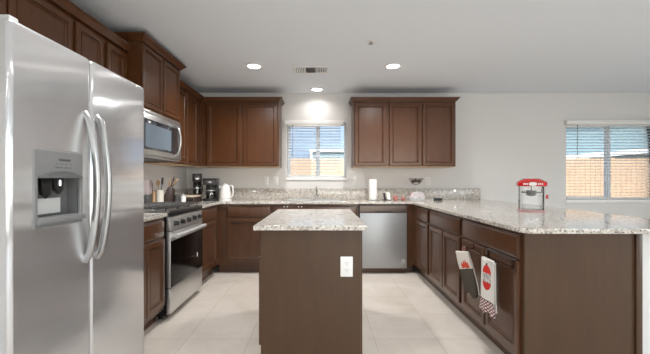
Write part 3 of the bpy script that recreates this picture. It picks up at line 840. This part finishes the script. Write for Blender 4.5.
# drip coffee makers in the corner
def coffee_maker(label, loc, rz, w_, d_, h_, jug_r):
    m = thing('coffee_maker', label, 'coffee maker', loc, rz)
    b = B(); b.box(-w_ / 2, w_ / 2, -d_ / 2, d_ / 2, 0, .03, bev=.008); b.build('base', BLACKPL, m)
    b = B(); b.box(-w_ / 2 + .004, w_ / 2 - .004, d_ / 2 - .075, d_ / 2, .0305, h_ * .70, bev=.01); b.build('water_tank', BLACKPL, m)
    b = B(); z0 = h_ * .705
    b.prism([(-w_ / 2, d_ / 2), (-w_ / 2 - .004, -d_ / 2 + .03), (-w_ / 2 + .03, -d_ / 2), (w_ / 2 - .03, -d_ / 2), (w_ / 2 + .004, -d_ / 2 + .03), (w_ / 2, d_ / 2)], z0, h_ - .02, 'z', bev=.004); b.build('brew_head', plain('charcoal plastic', (58, 56, 56), .3), m)
    b = B(); b.box(-w_ / 2 - .004, w_ / 2 + .004, -d_ / 2, d_ / 2, h_ - .019, h_, bev=.007); b.build('lid', BLACKPL, m)
    b = B(); b.box(-.022, .022, -d_ / 2 - .003, -d_ / 2 + .002, z0 + .028, z0 + .048, bev=.001); b.build('display', SATIN, m)
    jz = .031
    b = B(); jr = jug_r; jh = z0 - jz - .012
    b.lathe([(0, 0), (jr * .92, 0), (jr, jh * .25), (jr * .95, jh * .6), (jr * .72, jh * .9), (jr * .72, jh * .91), (jr * .70, jh * .9), (jr * .92, jh * .6), (jr * .97, jh * .25), (jr * .89, .004), (0, .004)], c=(0, -.03, jz), n=28, cap=False)
    j = b.build('carafe', clear('carafe glass', (.82, .80, .78), .12), m)
    b = B(); b.lathe([(0, jh * .915), (jr * .74, jh * .915), (jr * .74, jh * .97), (0, jh * .99)], c=(0, -.03, jz), n=24, cap=False); b.build('carafe_lid', BLACKPL, j)
    b = B(); b.lathe([(jr * .96, jh * .60), (jr * .985, jh * .60), (jr * .985, jh * .66), (jr * .94, jh * .66)], c=(0, -.03, jz), n=28, cap=False); b.build('carafe_band', SATIN, j)
    b = B(); a = R(-35); ca, sa = math.cos(a), math.sin(a)
    P = lambda rr, z: (rr * ca, -.03 + rr * sa, jz + z)
    b.tube([P(jr * .74, jh * .9), P(jr + .028, jh * .86), P(jr + .034, jh * .6), P(jr + .022, jh * .3), P(jr + .0, jh * .25)], .0075, 8); b.build('carafe_handle', BLACKPL, j)
    return m
coffee_maker('tall narrow black coffee maker in the corner, nearer the left wall', (-1.715, 4.60, CT), R(20), .115, .20, .365, .048)
coffee_maker('wider black drip coffee maker next to the white kettle', (-1.487, 4.50, CT), R(6), .168, .22, .300, .066)
k_ = thing('electric_kettle', 'white electric kettle on the counter beside the coffee maker', 'kettle', (-1.285, 4.46, CT), R(0))
b = B(); b.lathe([(0, 0), (.083, 0), (.085, .006), (.080, .018), (.066, .022), (0, .022)], n=32, cap=False); b.build('power_base', WHITEPL, k_)
b = B(); b.lathe([(.066, .0225), (.074, .03), (.073, .08), (.062, .17), (.055, .195), (.045, .200), (0, .200)], n=32, cap=False); kb = b.build('jug', WHITEPL, k_)
b = B(); b.lathe([(.046, .2005), (.047, .208), (.03, .220), (.012, .224), (.012, .232), (0, .234)], n=28, cap=False); b.build('lid', WHITEPL, k_)
b = B(); b.prism([(-.048, -.014), (-.085, -.004), (-.085, .004), (-.048, .014)], .165, .198, 'z', bev=.003); b.build('spout', WHITEPL, k_)
b = B(); b.tube([(.045, 0, .190), (.075, 0, .208), (.098, 0, .19), (.105, 0, .13), (.100, 0, .07), (.070, 0, .05)], [.010, .011, .011, .010, .010, .009], 12, flat=1.2); b.build('handle', WHITEPL, k_)
# dark tray with light top near the corner on the left counter
tr = thing('serving_tray', 'low dark tray with a light top in front of the coffee makers', 'tray', (-1.68, 4.18, CT), 0)
b = B(); b.box(-.13, .13, -.14, .14, 0, .014, bev=.004); b.box(-.12, .12, -.13, .13, .014, .066, bev=.004); b.build('tray_body', plain('dark brown lacquer', (52, 38, 32), .4), tr)
b = B(); b.box(-.125, .125, -.135, .135, .0665, .085, bev=.004); b.build('tray_top', plain('light wood', (200, 184, 162), .5, noise=.15, nscale=30), tr, label='light coloured top')
# utensils between range and corner, near the wall
WOODL = wood('light wooden utensil', (166, 126, 88), (196, 158, 118), rough=.6)
WOODD = wood('dark wooden utensil', (70, 46, 36), (96, 66, 50), rough=.6)
cr = thing('utensil_crock', 'white cylindrical utensil crock beside the range', 'crock', (-1.80, 3.72, CT))
b = B(); cup(b, .034, .036, .165, .004); b.lathe([(.036, .157), (.039, .158), (.039, .166), (.035, .166)], n=28, cap=False); b.build('crock_body', plain('cream glazed ceramic', (226, 220, 206), .3), cr)
cw = thing('utensil_holder', 'light wooden utensil holder left of the white crock', 'utensil holder', (-1.865, 3.70, CT))
b = B(); cup(b, .026, .027, .15, .004); b.build('holder_body', WOODL, cw)
def utensil(name, label, x, y, tip, head, mat, hr=.005):
    """a handle that leans out of its pot and a head at the top"""
    o = thing(name, label, 'utensil', (x, y, CT + .006))
    dx, dy, L = tip
    dv = Vector((dx, dy, L)); nrm = dv.normalized()
    b = B(); b.tube([(0, 0, 0), dv * .5, dv], [hr * .9, hr, hr * .8], 8); b.build('handle', mat, o)
    q = nrm.to_track_quat('Z', 'Y').to_matrix().to_4x4()
    M = Matrix.Translation(dv) @ q
    b = B()
    if head == 'spoon': b.lathe([(0, -.005), (.012, .0), (.022, .018), (.024, .035), (.018, .055), (.0, .065)], n=16, M=M @ Matrix.Scale(.35, 4, (0, 1, 0)), cap=False)
    elif head == 'spatula': b.box(-.022, .022, -.0025, .0025, -.004, .075, bev=.002, M=M)
    elif head == 'whisk':
        for k in range(5):
            a = k * math.pi / 5; pts = [(.022 * math.sin(t) * math.cos(a), .022 * math.sin(t) * math.sin(a), .045 - .045 * math.cos(t)) for t in [j * math.pi / 6 for j in range(7)]]
            pts2 = [(-p[0], -p[1], p[2]) for p in pts[::-1]]
            b.tube([M @ Vector(p) for p in pts + pts2[1:]], .0011, 5)
    elif head == 'knife': b.box(-.008, .008, -.012, .012, -.10, .0, bev=.003, M=M)
    b.build('head', mat, o)
    return o
utensil('cooking_spoon', 'dark wooden spoon standing in the light wooden holder', -1.868, 3.70, (-.010, -.005, .19), 'spoon', WOODD)
utensil('cooking_spoon', 'light wooden spoon with rounded head rising from the white crock', -1.808, 3.72, (-.022, .01, .21), 'spoon', WOODL)
utensil('spatula', 'black spatula leaning right out of the white crock', -1.798, 3.715, (.020, 0, .225), 'spatula', BLACKPL)
utensil('whisk', 'metal whisk standing in the white crock', -1.795, 3.73, (.006, .02, .18), 'whisk', SATIN)
# knife block
WOODK = wood('dark walnut block', (46, 30, 24), (62, 42, 34), rough=.5)
kn = thing('knife_block', 'dark wooden knife block right of the white crock', 'knife block', (-1.735, 3.78, CT), R(0))
b = B(); b.prism([(-.042, 0), (.045, 0), (.062, .175), (.012, .205), (-.042, .10)], -.035, .035, 'y', bev=.003); b.build('block', WOODK, kn)
for i in range(5):
    yy = -.024 + i * .012
    kf = thing('kitchen_knife', 'knife %s in the slots of the dark knife block' % ['at the front slot', 'with light handle second from the front', 'in the middle slot', 'with brown handle fourth from the front', 'at the rear slot'][i], 'knife', (-1.735 + (.030 if i % 2 else .016), 3.78 + yy, CT + .19))
    M = Matrix.Rotation(R(8 + i * 8), 4, 'Y')
    b = B(); b.box(-.007, .007, -.005, .005, .014, .115 + .012 * (i % 3), bev=.003, M=M); b.build('handle', [WOODL, WOODD, WOODD, WOODL, WOODL][i], kf)
    b = B(); b.box(-.006, .006, -.0015, .0015, .003, .0138, M=M); b.build('bolster', SATIN, kf)
gb = thing('canister', 'small dark grey canister right of the knife block', 'canister', (-1.665, 3.84, CT))
b = B(); b.lathe([(0, 0), (.033, 0), (.034, .004), (.034, .095), (0, .096)], n=26, cap=False); b.build('canister_body', DARKGREY, gb)
b = B(); b.lathe([(.035, .0965), (.035, .108), (.01, .112), (0, .112)], n=26, cap=False); b.build('lid', DARKGREY, gb)
wj = thing('jar', 'small white jar at the end of the row beside the range', 'jar', (-1.60, 3.86, CT))
b = B(); b.lathe([(0, 0), (.027, 0), (.028, .004), (.028, .085), (.024, .092), (0, .092)], n=26, cap=False); b.build('jar_body', WHITEPL, wj)
b = B(); b.lathe([(.0255, .0925), (.026, .11), (.008, .113), (.006, .125), (0, .126)], n=26, cap=False); b.build('lid', SATIN, wj)
bx = thing('bread_box', 'dark metal box against the wall behind the range corner', 'box', (-1.885, 3.61, CT))
b = B(); b.box(-.042, .03, -.034, .042, 0, .12, bev=.006); b.build('box_body', DARKGREY, bx)
b = B(); b.box(-.042, .03, -.034, .042, .1205, .130, bev=.003); b.build('box_lid', SATIN, bx)
nb = tag(B().box(-.042, .032, -.034, .038, 0, .145, bev=.004).build('carton', plain('dusty pink card', (176, 158, 156), .7), loc=(-1.885, 3.61, CT + .131)), 'dusty pink carton standing on the dark metal box', 'carton')

# right part of the back counter
pt = thing('paper_towel_roll', 'white paper towel roll on its stand right of the sink', 'paper towel roll', (.715, 4.58, CT))
b = B(); b.lathe([(0, 0), (.068, 0), (.07, .004), (.066, .010), (0, .010)], n=32, cap=False); b.build('stand_base', SATIN, pt)
b = B(); b.lathe([(.02, .012), (.055, .012), (.056, .016), (.056, .282), (.054, .286), (.02, .286)], n=36, cap=False); b.build('roll', plain('white paper', (240, 238, 234), .9, bump=.3), pt)
b = B(); b.lathe([(.006, .011), (.006, .300), (.012, .306), (0, .316)], n=16, cap=False); b.build('spindle', SATIN, pt)
cd = thing('recipe_stand', 'white card on a small dark stand beside the paper towels', 'stand', (.905, 4.56, CT), R(12))
b = B(); b.box(-.045, .05, -.02, .045, 0, .010, bev=.002); b.prism([(-.02, .0105), (-.008, .0105), (.032, .10), (.020, .10)], -.045, -.02, 'x', bev=.001); b.build('stand_body', BLACKPL, cd)
b = B(); b.prism([(-.026, .011), (-.022, .0105), (.018, .108), (.014, .108)], .0, .045, 'x'); b.build('card', plain('white card', (232, 228, 220), .6), cd)
# loose pink fruit
PINK = plain('pinkish red apple skin', (186, 118, 110), .4, noise=.35, nscale=14)
ap = tag(B().lathe([(0, .006), (.012, .001), (.028, .006), (.038, .028), (.036, .048), (.022, .066), (.008, .068), (0, .062)], n=24, cap=False).build('apple', PINK, loc=(1.02, 4.55, CT)), 'pinkish red apple on the counter, nearer the white card', 'apple')
b = B(); b.tube([(0, 0, .060), (.003, 0, .078)], .0015, 6); b.build('stem', WOODD, ap)
c = dup(ap, (1.125, 4.54, CT), .9, 'pinkish red apple on the counter, touching distance from the fruit stand'); c.scale = (.85, .85, .7)
# two-tier fruit stand
fs = thing('fruit_stand', 'two-tier wire fruit stand on the back counter', 'fruit stand', (1.31, 4.58, CT))
WIRE = plain('dark bronze wire', (74, 66, 60), .35, .8)
b = B(); b.tube([(0, 0, .012), (0, 0, .25)], .005, 10); b.lathe([(0, 0), (.06, 0), (.06, .006), (.01, .014), (0, .014)], n=24, cap=False); b.build('pole', SATIN, fs)
def wire_bowl(r, z0, h, nw):
    b = B()
    for (rr, zz) in ((r, z0 + h), (r * .75, z0 + h * .45), (r * .35, z0 + .004)):
        b.tube([(rr * math.cos(a), rr * math.sin(a), zz) for a in [k * 2 * math.pi / 28 for k in range(29)]], .0022, 6)
    for k in range(nw):
        a = k * 2 * math.pi / nw
        b.tube([(q * r * math.cos(a), q * r * math.sin(a), z0 + zz * h) for q, zz in ((.05, 0), (.35, .03), (.6, .22), (.8, .52), (1, 1))], .0016, 5)
    return b
wire_bowl(.095, .215, .083, 16).build('upper_bowl', WIRE, fs, label='dark wire upper bowl')
wire_bowl(.125, .016, .06, 20).build('lower_bowl', SATIN, fs)
FR = plain('dark brown fruit skin', (66, 44, 36), .5, noise=.3, nscale=20)
def fruit(name, label, cat, loc, r, mat, group=None, sq=.92):
    prof = [(0, -sq * r)] + [(r * math.cos(R(a)), sq * r * math.sin(R(a))) for a in range(-75, 90, 15)] + [(0, sq * r)]
    o = tag(B().lathe(prof, n=22, cap=False).build(name, mat, loc=loc), label, cat, group)
    return o
fruit('avocado', 'dark avocado leaning left in the upper wire bowl', 'avocado', (1.27, 4.575, CT + .262), .025, FR)
fruit('avocado', 'dark avocado on the right of the upper wire bowl', 'avocado', (1.348, 4.57, CT + .266), .027, FR)
fruit('avocado', 'dark avocado at the back of the upper wire bowl', 'avocado', (1.315, 4.632, CT + .275), .024, FR)
fruit('peach', 'orange pink peach at the left of the lower tier', 'peach', (1.245, 4.55, CT + .069), .035, PINK)
fruit('peach', 'orange pink peach at the front of the lower tier', 'peach', (1.325, 4.515, CT + .069), .034, plain('peach skin', (206, 128, 100), .5, noise=.3, nscale=12))
fruit('peach', 'orange pink peach at the right of the lower tier', 'peach', (1.385, 4.59, CT + .069), .034, PINK)
BAGM, _t, _p = newmat('translucent plastic bag')
_p.inputs['Base Color'].default_value = (.8, .8, .82, 1); _p.inputs['Roughness'].default_value = .2; _p.inputs['Alpha'].default_value = .4
# clear bag draped over the right of the lower tier
b = B(); before = None
bmesh.ops.create_icosphere(b.bm, subdivisions=4, radius=1)
for v_ in b.bm.verts:
    q = v_.co.copy(); n_ = 1 + .10 * math.sin(7 * q.x + 3 * q.y) * math.cos(6 * q.y + 5 * q.z) + random.uniform(-.02, .02)
    v_.co = Vector((q.x * .105 * n_, q.y * .055 * n_, max(-.050, q.z * .072 * n_)))
tag(b.build('plastic_bag', BAGM, loc=(1.275, 4.40, CT + .051)), 'crumpled whitish plastic bag in front of the fruit stand', 'bag')
bpy.data.objects['plastic_bag'].scale = (1, .8, 1)
cl = thing('can_opener', 'small black and silver kitchen tool lying right of the fruit stand', 'kitchen tool', (1.545, 4.50, CT), R(-4))
b = B(); b.box(-.02, .09, -.016, .016, .001, .034, bev=.008); b.build('handle', BLACKPL, cl)
b = B(); b.prism([(-.115, -.010), (-.02, -.012), (-.02, .012), (-.11, .006)], .004, .010, 'z', bev=.001); b.build('blade', SATIN, cl)
glint = thing('backsplash_highlight', 'tiny highlight on the backsplash right of the fruit stand, made as a glowing dot', 'highlight', (1.945, BACK - .0225, 1.04))
b = B(); b.lathe([(0, 0), (.010, 0), (.009, .010), (0, .014)], n=18, cap=False, M=Matrix.Rotation(R(90), 4, 'X')); b.build('cap', emit('glowing backsplash highlight', (1, 1, .97), 3), glint)  # glowing dot stands in for a highlight on the backsplash

# ================================================================== POPCORN MACHINE
pm = thing('popcorn_maker', 'small red topped popcorn maker with clear body on the peninsula', 'popcorn maker', (1.88, 2.97, CT), R(-24))
RED = plain('glossy red plastic', (196, 24, 24), .25, coat=.3)
ACR = clear('clear acrylic', (.98, .98, .98), .04)
hw_, hd_ = .100, .082
def octo(w_, d_, c): return [(-w_ + c, -d_), (w_ - c, -d_), (w_, -d_ + c), (w_, d_ - c), (w_ - c, d_), (-w_ + c, d_), (-w_, d_ - c), (-w_, -d_ + c)]
b = B(); b.prism(octo(hw_, hd_, .02), 0, .012, 'z', bev=.002); b.build('base', plain('pale pink translucent base', (206, 160, 154), .3), pm)
b = B()
o8 = octo(hw_ - .006, hd_ - .006, .016)
for i in range(8):
    p, q = Vector(o8[i]), Vector(o8[(i + 1) % 8]); dd = (q - p).normalized(); nn = Vector((dd.y, -dd.x)) * .002
    b.prism([tuple(p), tuple(q), tuple(q - nn), tuple(p - nn)], .0125, .222, 'z')
b.build('clear_body', ACR, pm, smooth=False, label='clear see-through walls')
b = B()
for (sx, sy) in ((-1, -1), (1, -1), (1, 1), (-1, 1)): b.tube([(sx * (hw_ - .012), sy * (hd_ - .012), .0125), (sx * (hw_ - .012), sy * (hd_ - .012), .222)], .002, 6)
b.build('corner_rod', WHITEPL, pm)
lid = B(); lid.prism(octo(hw_ + .010, hd_ + .010, .034), .2225, .262, 'z', bev=.004); lid = lid.build('lid', RED, pm, label='red canopy lid')
b = B(); bot = octo(hw_ + .006, hd_ + .006, .034); top = octo(hw_ * .6, hd_ * .6, .03)
lo_ = [b.bm.verts.new((x_, y_, .2625)) for x_, y_ in bot]; hi_ = [b.bm.verts.new((x_, y_, .290)) for x_, y_ in top]
for i in range(8): b.bm.faces.new((lo_[i], lo_[(i + 1) % 8], hi_[(i + 1) % 8], hi_[i]))
b.bm.faces.new(hi_); b.bm.faces.new(lo_[::-1]); b.build('lid_top', RED, lid)
b = B(); em = [(-.030 + .0, .236), (-.018, .229), (0, .226), (.018, .229), (.030, .236), (.028, .252), (.012, .258), (-.012, .259), (-.028, .252)]
b.prism(em, -hd_ - .0125, -hd_ - .0105, 'y'); b.build('emblem', WHITEPL, lid)
b = B()
for k in range(3): b.box(-.072 + k * .013, -.063 + k * .013, -hd_ - .0118, -hd_ - .0103, .236, .249)
for k in range(3): b.box(.038 + k * .013, .047 + k * .013, -hd_ - .0118, -hd_ - .0103, .236, .249)
b.build('lid_marks', WHITEPL, lid)
kt = B(); kt.lathe([(0, .135), (.030, .137), (.040, .148), (.040, .178), (.043, .180), (.043, .184), (0, .186)], n=26, cap=False); kt = kt.build('kettle', plain('dark steel kettle', (60, 58, 58), .35, .5), pm)
b = B(); b.tube([(0, 0, .186), (0, 0, .222)], .004, 8); b.tube([(.032, 0, .165), (.075, 0, .165), (.085, 0, .222)], .004, 8); b.tube([(-.032, 0, .165), (-.08, 0, .17)], .006, 8); b.build('kettle_arm', BLACKPL, kt)
b = B(); b.box(hw_ - .002, hw_ + .014, -hd_ - .004, -hd_ + .012, .115, .150, bev=.003); b.build('door_knob', RED, pm)
b = B(); b.box(-hw_ + .02, hw_ - .02, -hd_ + .02, hd_ - .02, .0125, .05, bev=.01); b.build('popcorn_tray', ACR, pm)

# ================================================================== MITT, TOWEL AND BARS on the peninsula doors
DF = XP - .0245         # plane of the door faces
def towel_bar(label, yc, w_, z):
    o = thing('towel_bar', label, 'towel bar', (DF - .001, yc, z), RP)
    # local: x towards the camera, -y out from the door
    b = B(); b.tube([(-w_ / 2, 0, -.04), (-w_ / 2, -.045, -.04), (w_ / 2, -.045, -.04), (w_ / 2, 0, -.04)], .0045, 10); b.build('rail', BRONZE, o)
    for sx in (-1, 1):
        b = B(); b.box(sx * w_ / 2 - .014, sx * w_ / 2 + .014, -.0025, 0, -.055, .006); b.build('strap', BRONZE, o)
    b = B(); b.box(-w_ / 2 - .016, w_ / 2 + .016, -.003, .017, .0062, .0085, bev=.001); b.build('top_plate', SATIN, o, label='shiny top plate')
    return o
towel_bar('dark over-door towel bar carrying the towel', 2.165, .30, .703)
hk = thing('hook', 'small metal hook the oven mitt hangs from', 'hook', (DF - .001, 2.535, .69), RP)
b = B(); b.box(-.012, .012, -.003, 0, -.03, .02, bev=.001); b.tube([(0, -.003, -.02), (0, -.045, -.024), (0, -.054, -.008)], .0035, 8); b.build('hook_body', BRONZE, hk)
# towel: folded sheet with a red kettle print and a plaid ruffle
def towel_mat():
    m, t, p = newmat('printed kitchen towel')
    uv = t.nodes.new('ShaderNodeUVMap'); sx = t.nodes.new('ShaderNodeSeparateXYZ'); t.links.new(uv.outputs[0], sx.inputs[0])
    def mt(op, a, b_=None, c_=None):
        n = t.nodes.new('ShaderNodeMath'); n.operation = op
        for i, v_ in enumerate((a, b_, c_)):
            if v_ is None: continue
            if isinstance(v_, (int, float)): n.inputs[i].default_value = v_
            else: t.links.new(v_, n.inputs[i])
        return n.outputs[0]
    U, V = sx.outputs[0], sx.outputs[1]
    du = mt('DIVIDE', mt('SUBTRACT', U, .48), .30); dv = mt('DIVIDE', mt('SUBTRACT', V, .67), .235)
    ins = mt('LESS_THAN', mt('ADD', mt('MULTIPLY', du, du), mt('MULTIPLY', dv, dv)), 1.0)
    band = mt('LESS_THAN', mt('ABSOLUTE', mt('SUBTRACT', V, .665)), .085)
    red = mt('MULTIPLY', ins, mt('SUBTRACT', 1.0, band))
    knob = mt('MULTIPLY', mt('LESS_THAN', mt('ABSOLUTE', mt('SUBTRACT', U, .48)), .05), mt('LESS_THAN', mt('ABSOLUTE', mt('SUBTRACT', V, .92)), .02))
    n = t.nodes.new('ShaderNodeTexNoise'); n.inputs['Scale'].default_value = 22; t.links.new(uv.outputs[0], n.inputs['Vector'])
    squig = mt('MULTIPLY', mt('MULTIPLY', mt('LESS_THAN', mt('ABSOLUTE', mt('SUBTRACT', n.outputs['Fac'], .5)), .05), band), mt('LESS_THAN', mt('ABSOLUTE', mt('SUBTRACT', U, .48)), .27))
    plaid = mt('LESS_THAN', V, .235)
    a_ = mt('ADD', mt('MULTIPLY', U, 6.0), mt('MULTIPLY', V, 16.0)); b2 = mt('SUBTRACT', mt('MULTIPLY', U, 6.0), mt('MULTIPLY', V, 16.0))
    s1 = mt('GREATER_THAN', mt('FRACT', a_), .62); s2 = mt('GREATER_THAN', mt('FRACT', b2), .62)
    edge = mt('LESS_THAN', mt('ABSOLUTE', mt('SUBTRACT', V, .238)), .008)
    def mix(f, A, Bc):
        x = t.nodes.new('ShaderNodeMix'); x.data_type = 'RGBA'; t.links.new(f, x.inputs[0])
        if isinstance(A, tuple): x.inputs[6].default_value = A
        else: t.links.new(A, x.inputs[6])
        x.inputs[7].default_value = Bc; return x.outputs[2]
    c = mix(red, srgb(232, 228, 222), srgb(214, 62, 54))
    c = mix(knob, c, srgb(70, 66, 66))
    c = mix(squig, c, srgb(120, 116, 118))
    c = mix(mt('MULTIPLY', plaid, s1), c, srgb(150, 60, 66))
    c = mix(mt('MULTIPLY', plaid, mt('MULTIPLY', s2, mt('SUBTRACT', 1.0, s1))), c, srgb(96, 88, 100))
    c = mix(edge, c, srgb(50, 46, 48))
    t.links.new(c, p.inputs['Base Color']); p.inputs['Roughness'].default_value = .9; p.inputs['Specular IOR Level'].default_value = .1
    return m
def cloth_sheet(wt, wb, z0, z1, nx, nz, yf, thick=.004):
    """sheet with uv; yf(u,v) gives the depth"""
    bm = bmesh.new(); uvl = bm.loops.layers.uv.new('UVMap'); g_ = {}
    for i in range(nx + 1):
        for j in range(nz + 1):
            u, v_ = i / nx, j / nz; ww = wb + (wt - wb) * v_
            if v_ < .23: ww += .03 * (1 - v_ / .23)
            zz = z0 + (z1 - z0) * v_
            if j == 0: zz += .008 * math.sin(u * 14)
            g_[i, j] = bm.verts.new(((u - .5) * ww, yf(u, v_), zz))
    for i in range(nx):
        for j in range(nz):
            f = bm.faces.new((g_[i, j], g_[i + 1, j], g_[i + 1, j + 1], g_[i, j + 1]))
            for lp, (a, c_) in zip(f.loops, ((i, j), (i + 1, j), (i + 1, j + 1), (i, j + 1))): lp[uvl].uv = (a / nx, c_ / nz)
    b = B(); b.bm.free(); b.bm = bm; return b
tw = thing('kitchen_towel', 'white kitchen towel with red print and plaid ruffle on the bar', 'towel', (DF - .001, 2.215, -.015), RP)
TM = towel_mat()
def yf(u, v_):
    base = -.056 - .006 * math.sin(u * 6.0) - .004 * (1 - v_)
    if v_ < .23: base -= .006 * math.sin(u * 19) * (1 - v_ / .23)
    return base
s = cloth_sheet(.155, .175, .318, .672, 28, 40, yf).build('front_layer', TM, tw, angle=80)
s.modifiers.new('thick', 'SOLIDIFY').thickness = .004
TP = plain('plain towel cloth', (226, 221, 214), .9, spec=.1)
s = cloth_sheet(.15, .16, .345, .670, 20, 20, lambda u, v_: -.036 + .004 * math.sin(u * 5)).build('back_layer', TP, tw, angle=80)
s.modifiers.new('thick', 'SOLIDIFY').thickness = .003
b = B(); b.tube([(-.076, -.046, .670), (.076, -.046, .670)], .012, 10); b.build('fold', TP, tw)
# oven mitt
mt_ = thing('oven_mitt', 'grey oven mitt with cream cuff and red print hanging from a hook', 'oven mitt', (DF - .068, 2.53, .0), R(-50))
def outline_part(name, poly, a, c_, mat, parent, bev=.008):
    b = B(); b.prism(poly, a, c_, 'y', bev=bev, seg=3); return b.build(name, mat, parent, angle=60)
CREAM = plain('cream quilted cloth', (222, 214, 204), .9, spec=.1, bump=.4, bscale=90)
GREYC = plain('olive grey cloth', (86, 80, 72), .95, spec=.1, bump=.6, bscale=120)
tilt = lambda x, z: (x + (.60 - z) * .22, z)
cuff = [tilt(*p) for p in [(-.062, .640), (.035, .650), (.045, .560), (.048, .530), (-.058, .505), (-.060, .56)]]
hand = [tilt(*p) for p in [(-.056,.504),(.047,.528),(.048,.46),(.048,.40),(.042,.345),(.028,.318),(.006,.310),(-.008,.325),(-.014,.365),(-.028,.345),(-.044,.335),(-.056,.355),(-.052,.41),(-.056,.45)]]
outline_part('cuff', cuff, -.016, .016, CREAM, mt_)
outline_part('hand', hand, -.017, .017, GREYC, mt_, bev=.006)
b = B(); b.tube([(tilt(.050, .529)[0], 0, .529), (tilt(.053, .46)[0], 0, .46), (tilt(.055, .40)[0], 0, .40), (tilt(.050, .342)[0], 0, .342)], .004, 6); b.build('piping', CREAM, mt_)
b = B(); b.tube([(-.012, .0, .648), (-.02, .0, .672), (-.012, .012, .686), (0, .0, .672), (-.005, .0, .650)], .0025, 6); b.build('hanging_loop', plain('pink cloth loop', (196, 150, 140), .9), mt_)
crab = [(x_ * .8, .512 + (z_ - .512) * .8) for x_, z_ in [(-.034, .525), (-.04, .55), (-.034, .575), (-.022, .56), (-.016, .60), (-.004, .57), (.004, .612), (.014, .575), (.024, .59), (.034, .56), (.040, .535), (.020, .54), (.012, .525), (-.004, .54), (-.018, .525)]]
b = B(); b.prism([tilt(*p) for p in crab], -.0185, -.0165, 'y'); b.build('print', plain('red orange print', (206, 74, 48), .8), mt_, label='red printed crab-like shape')
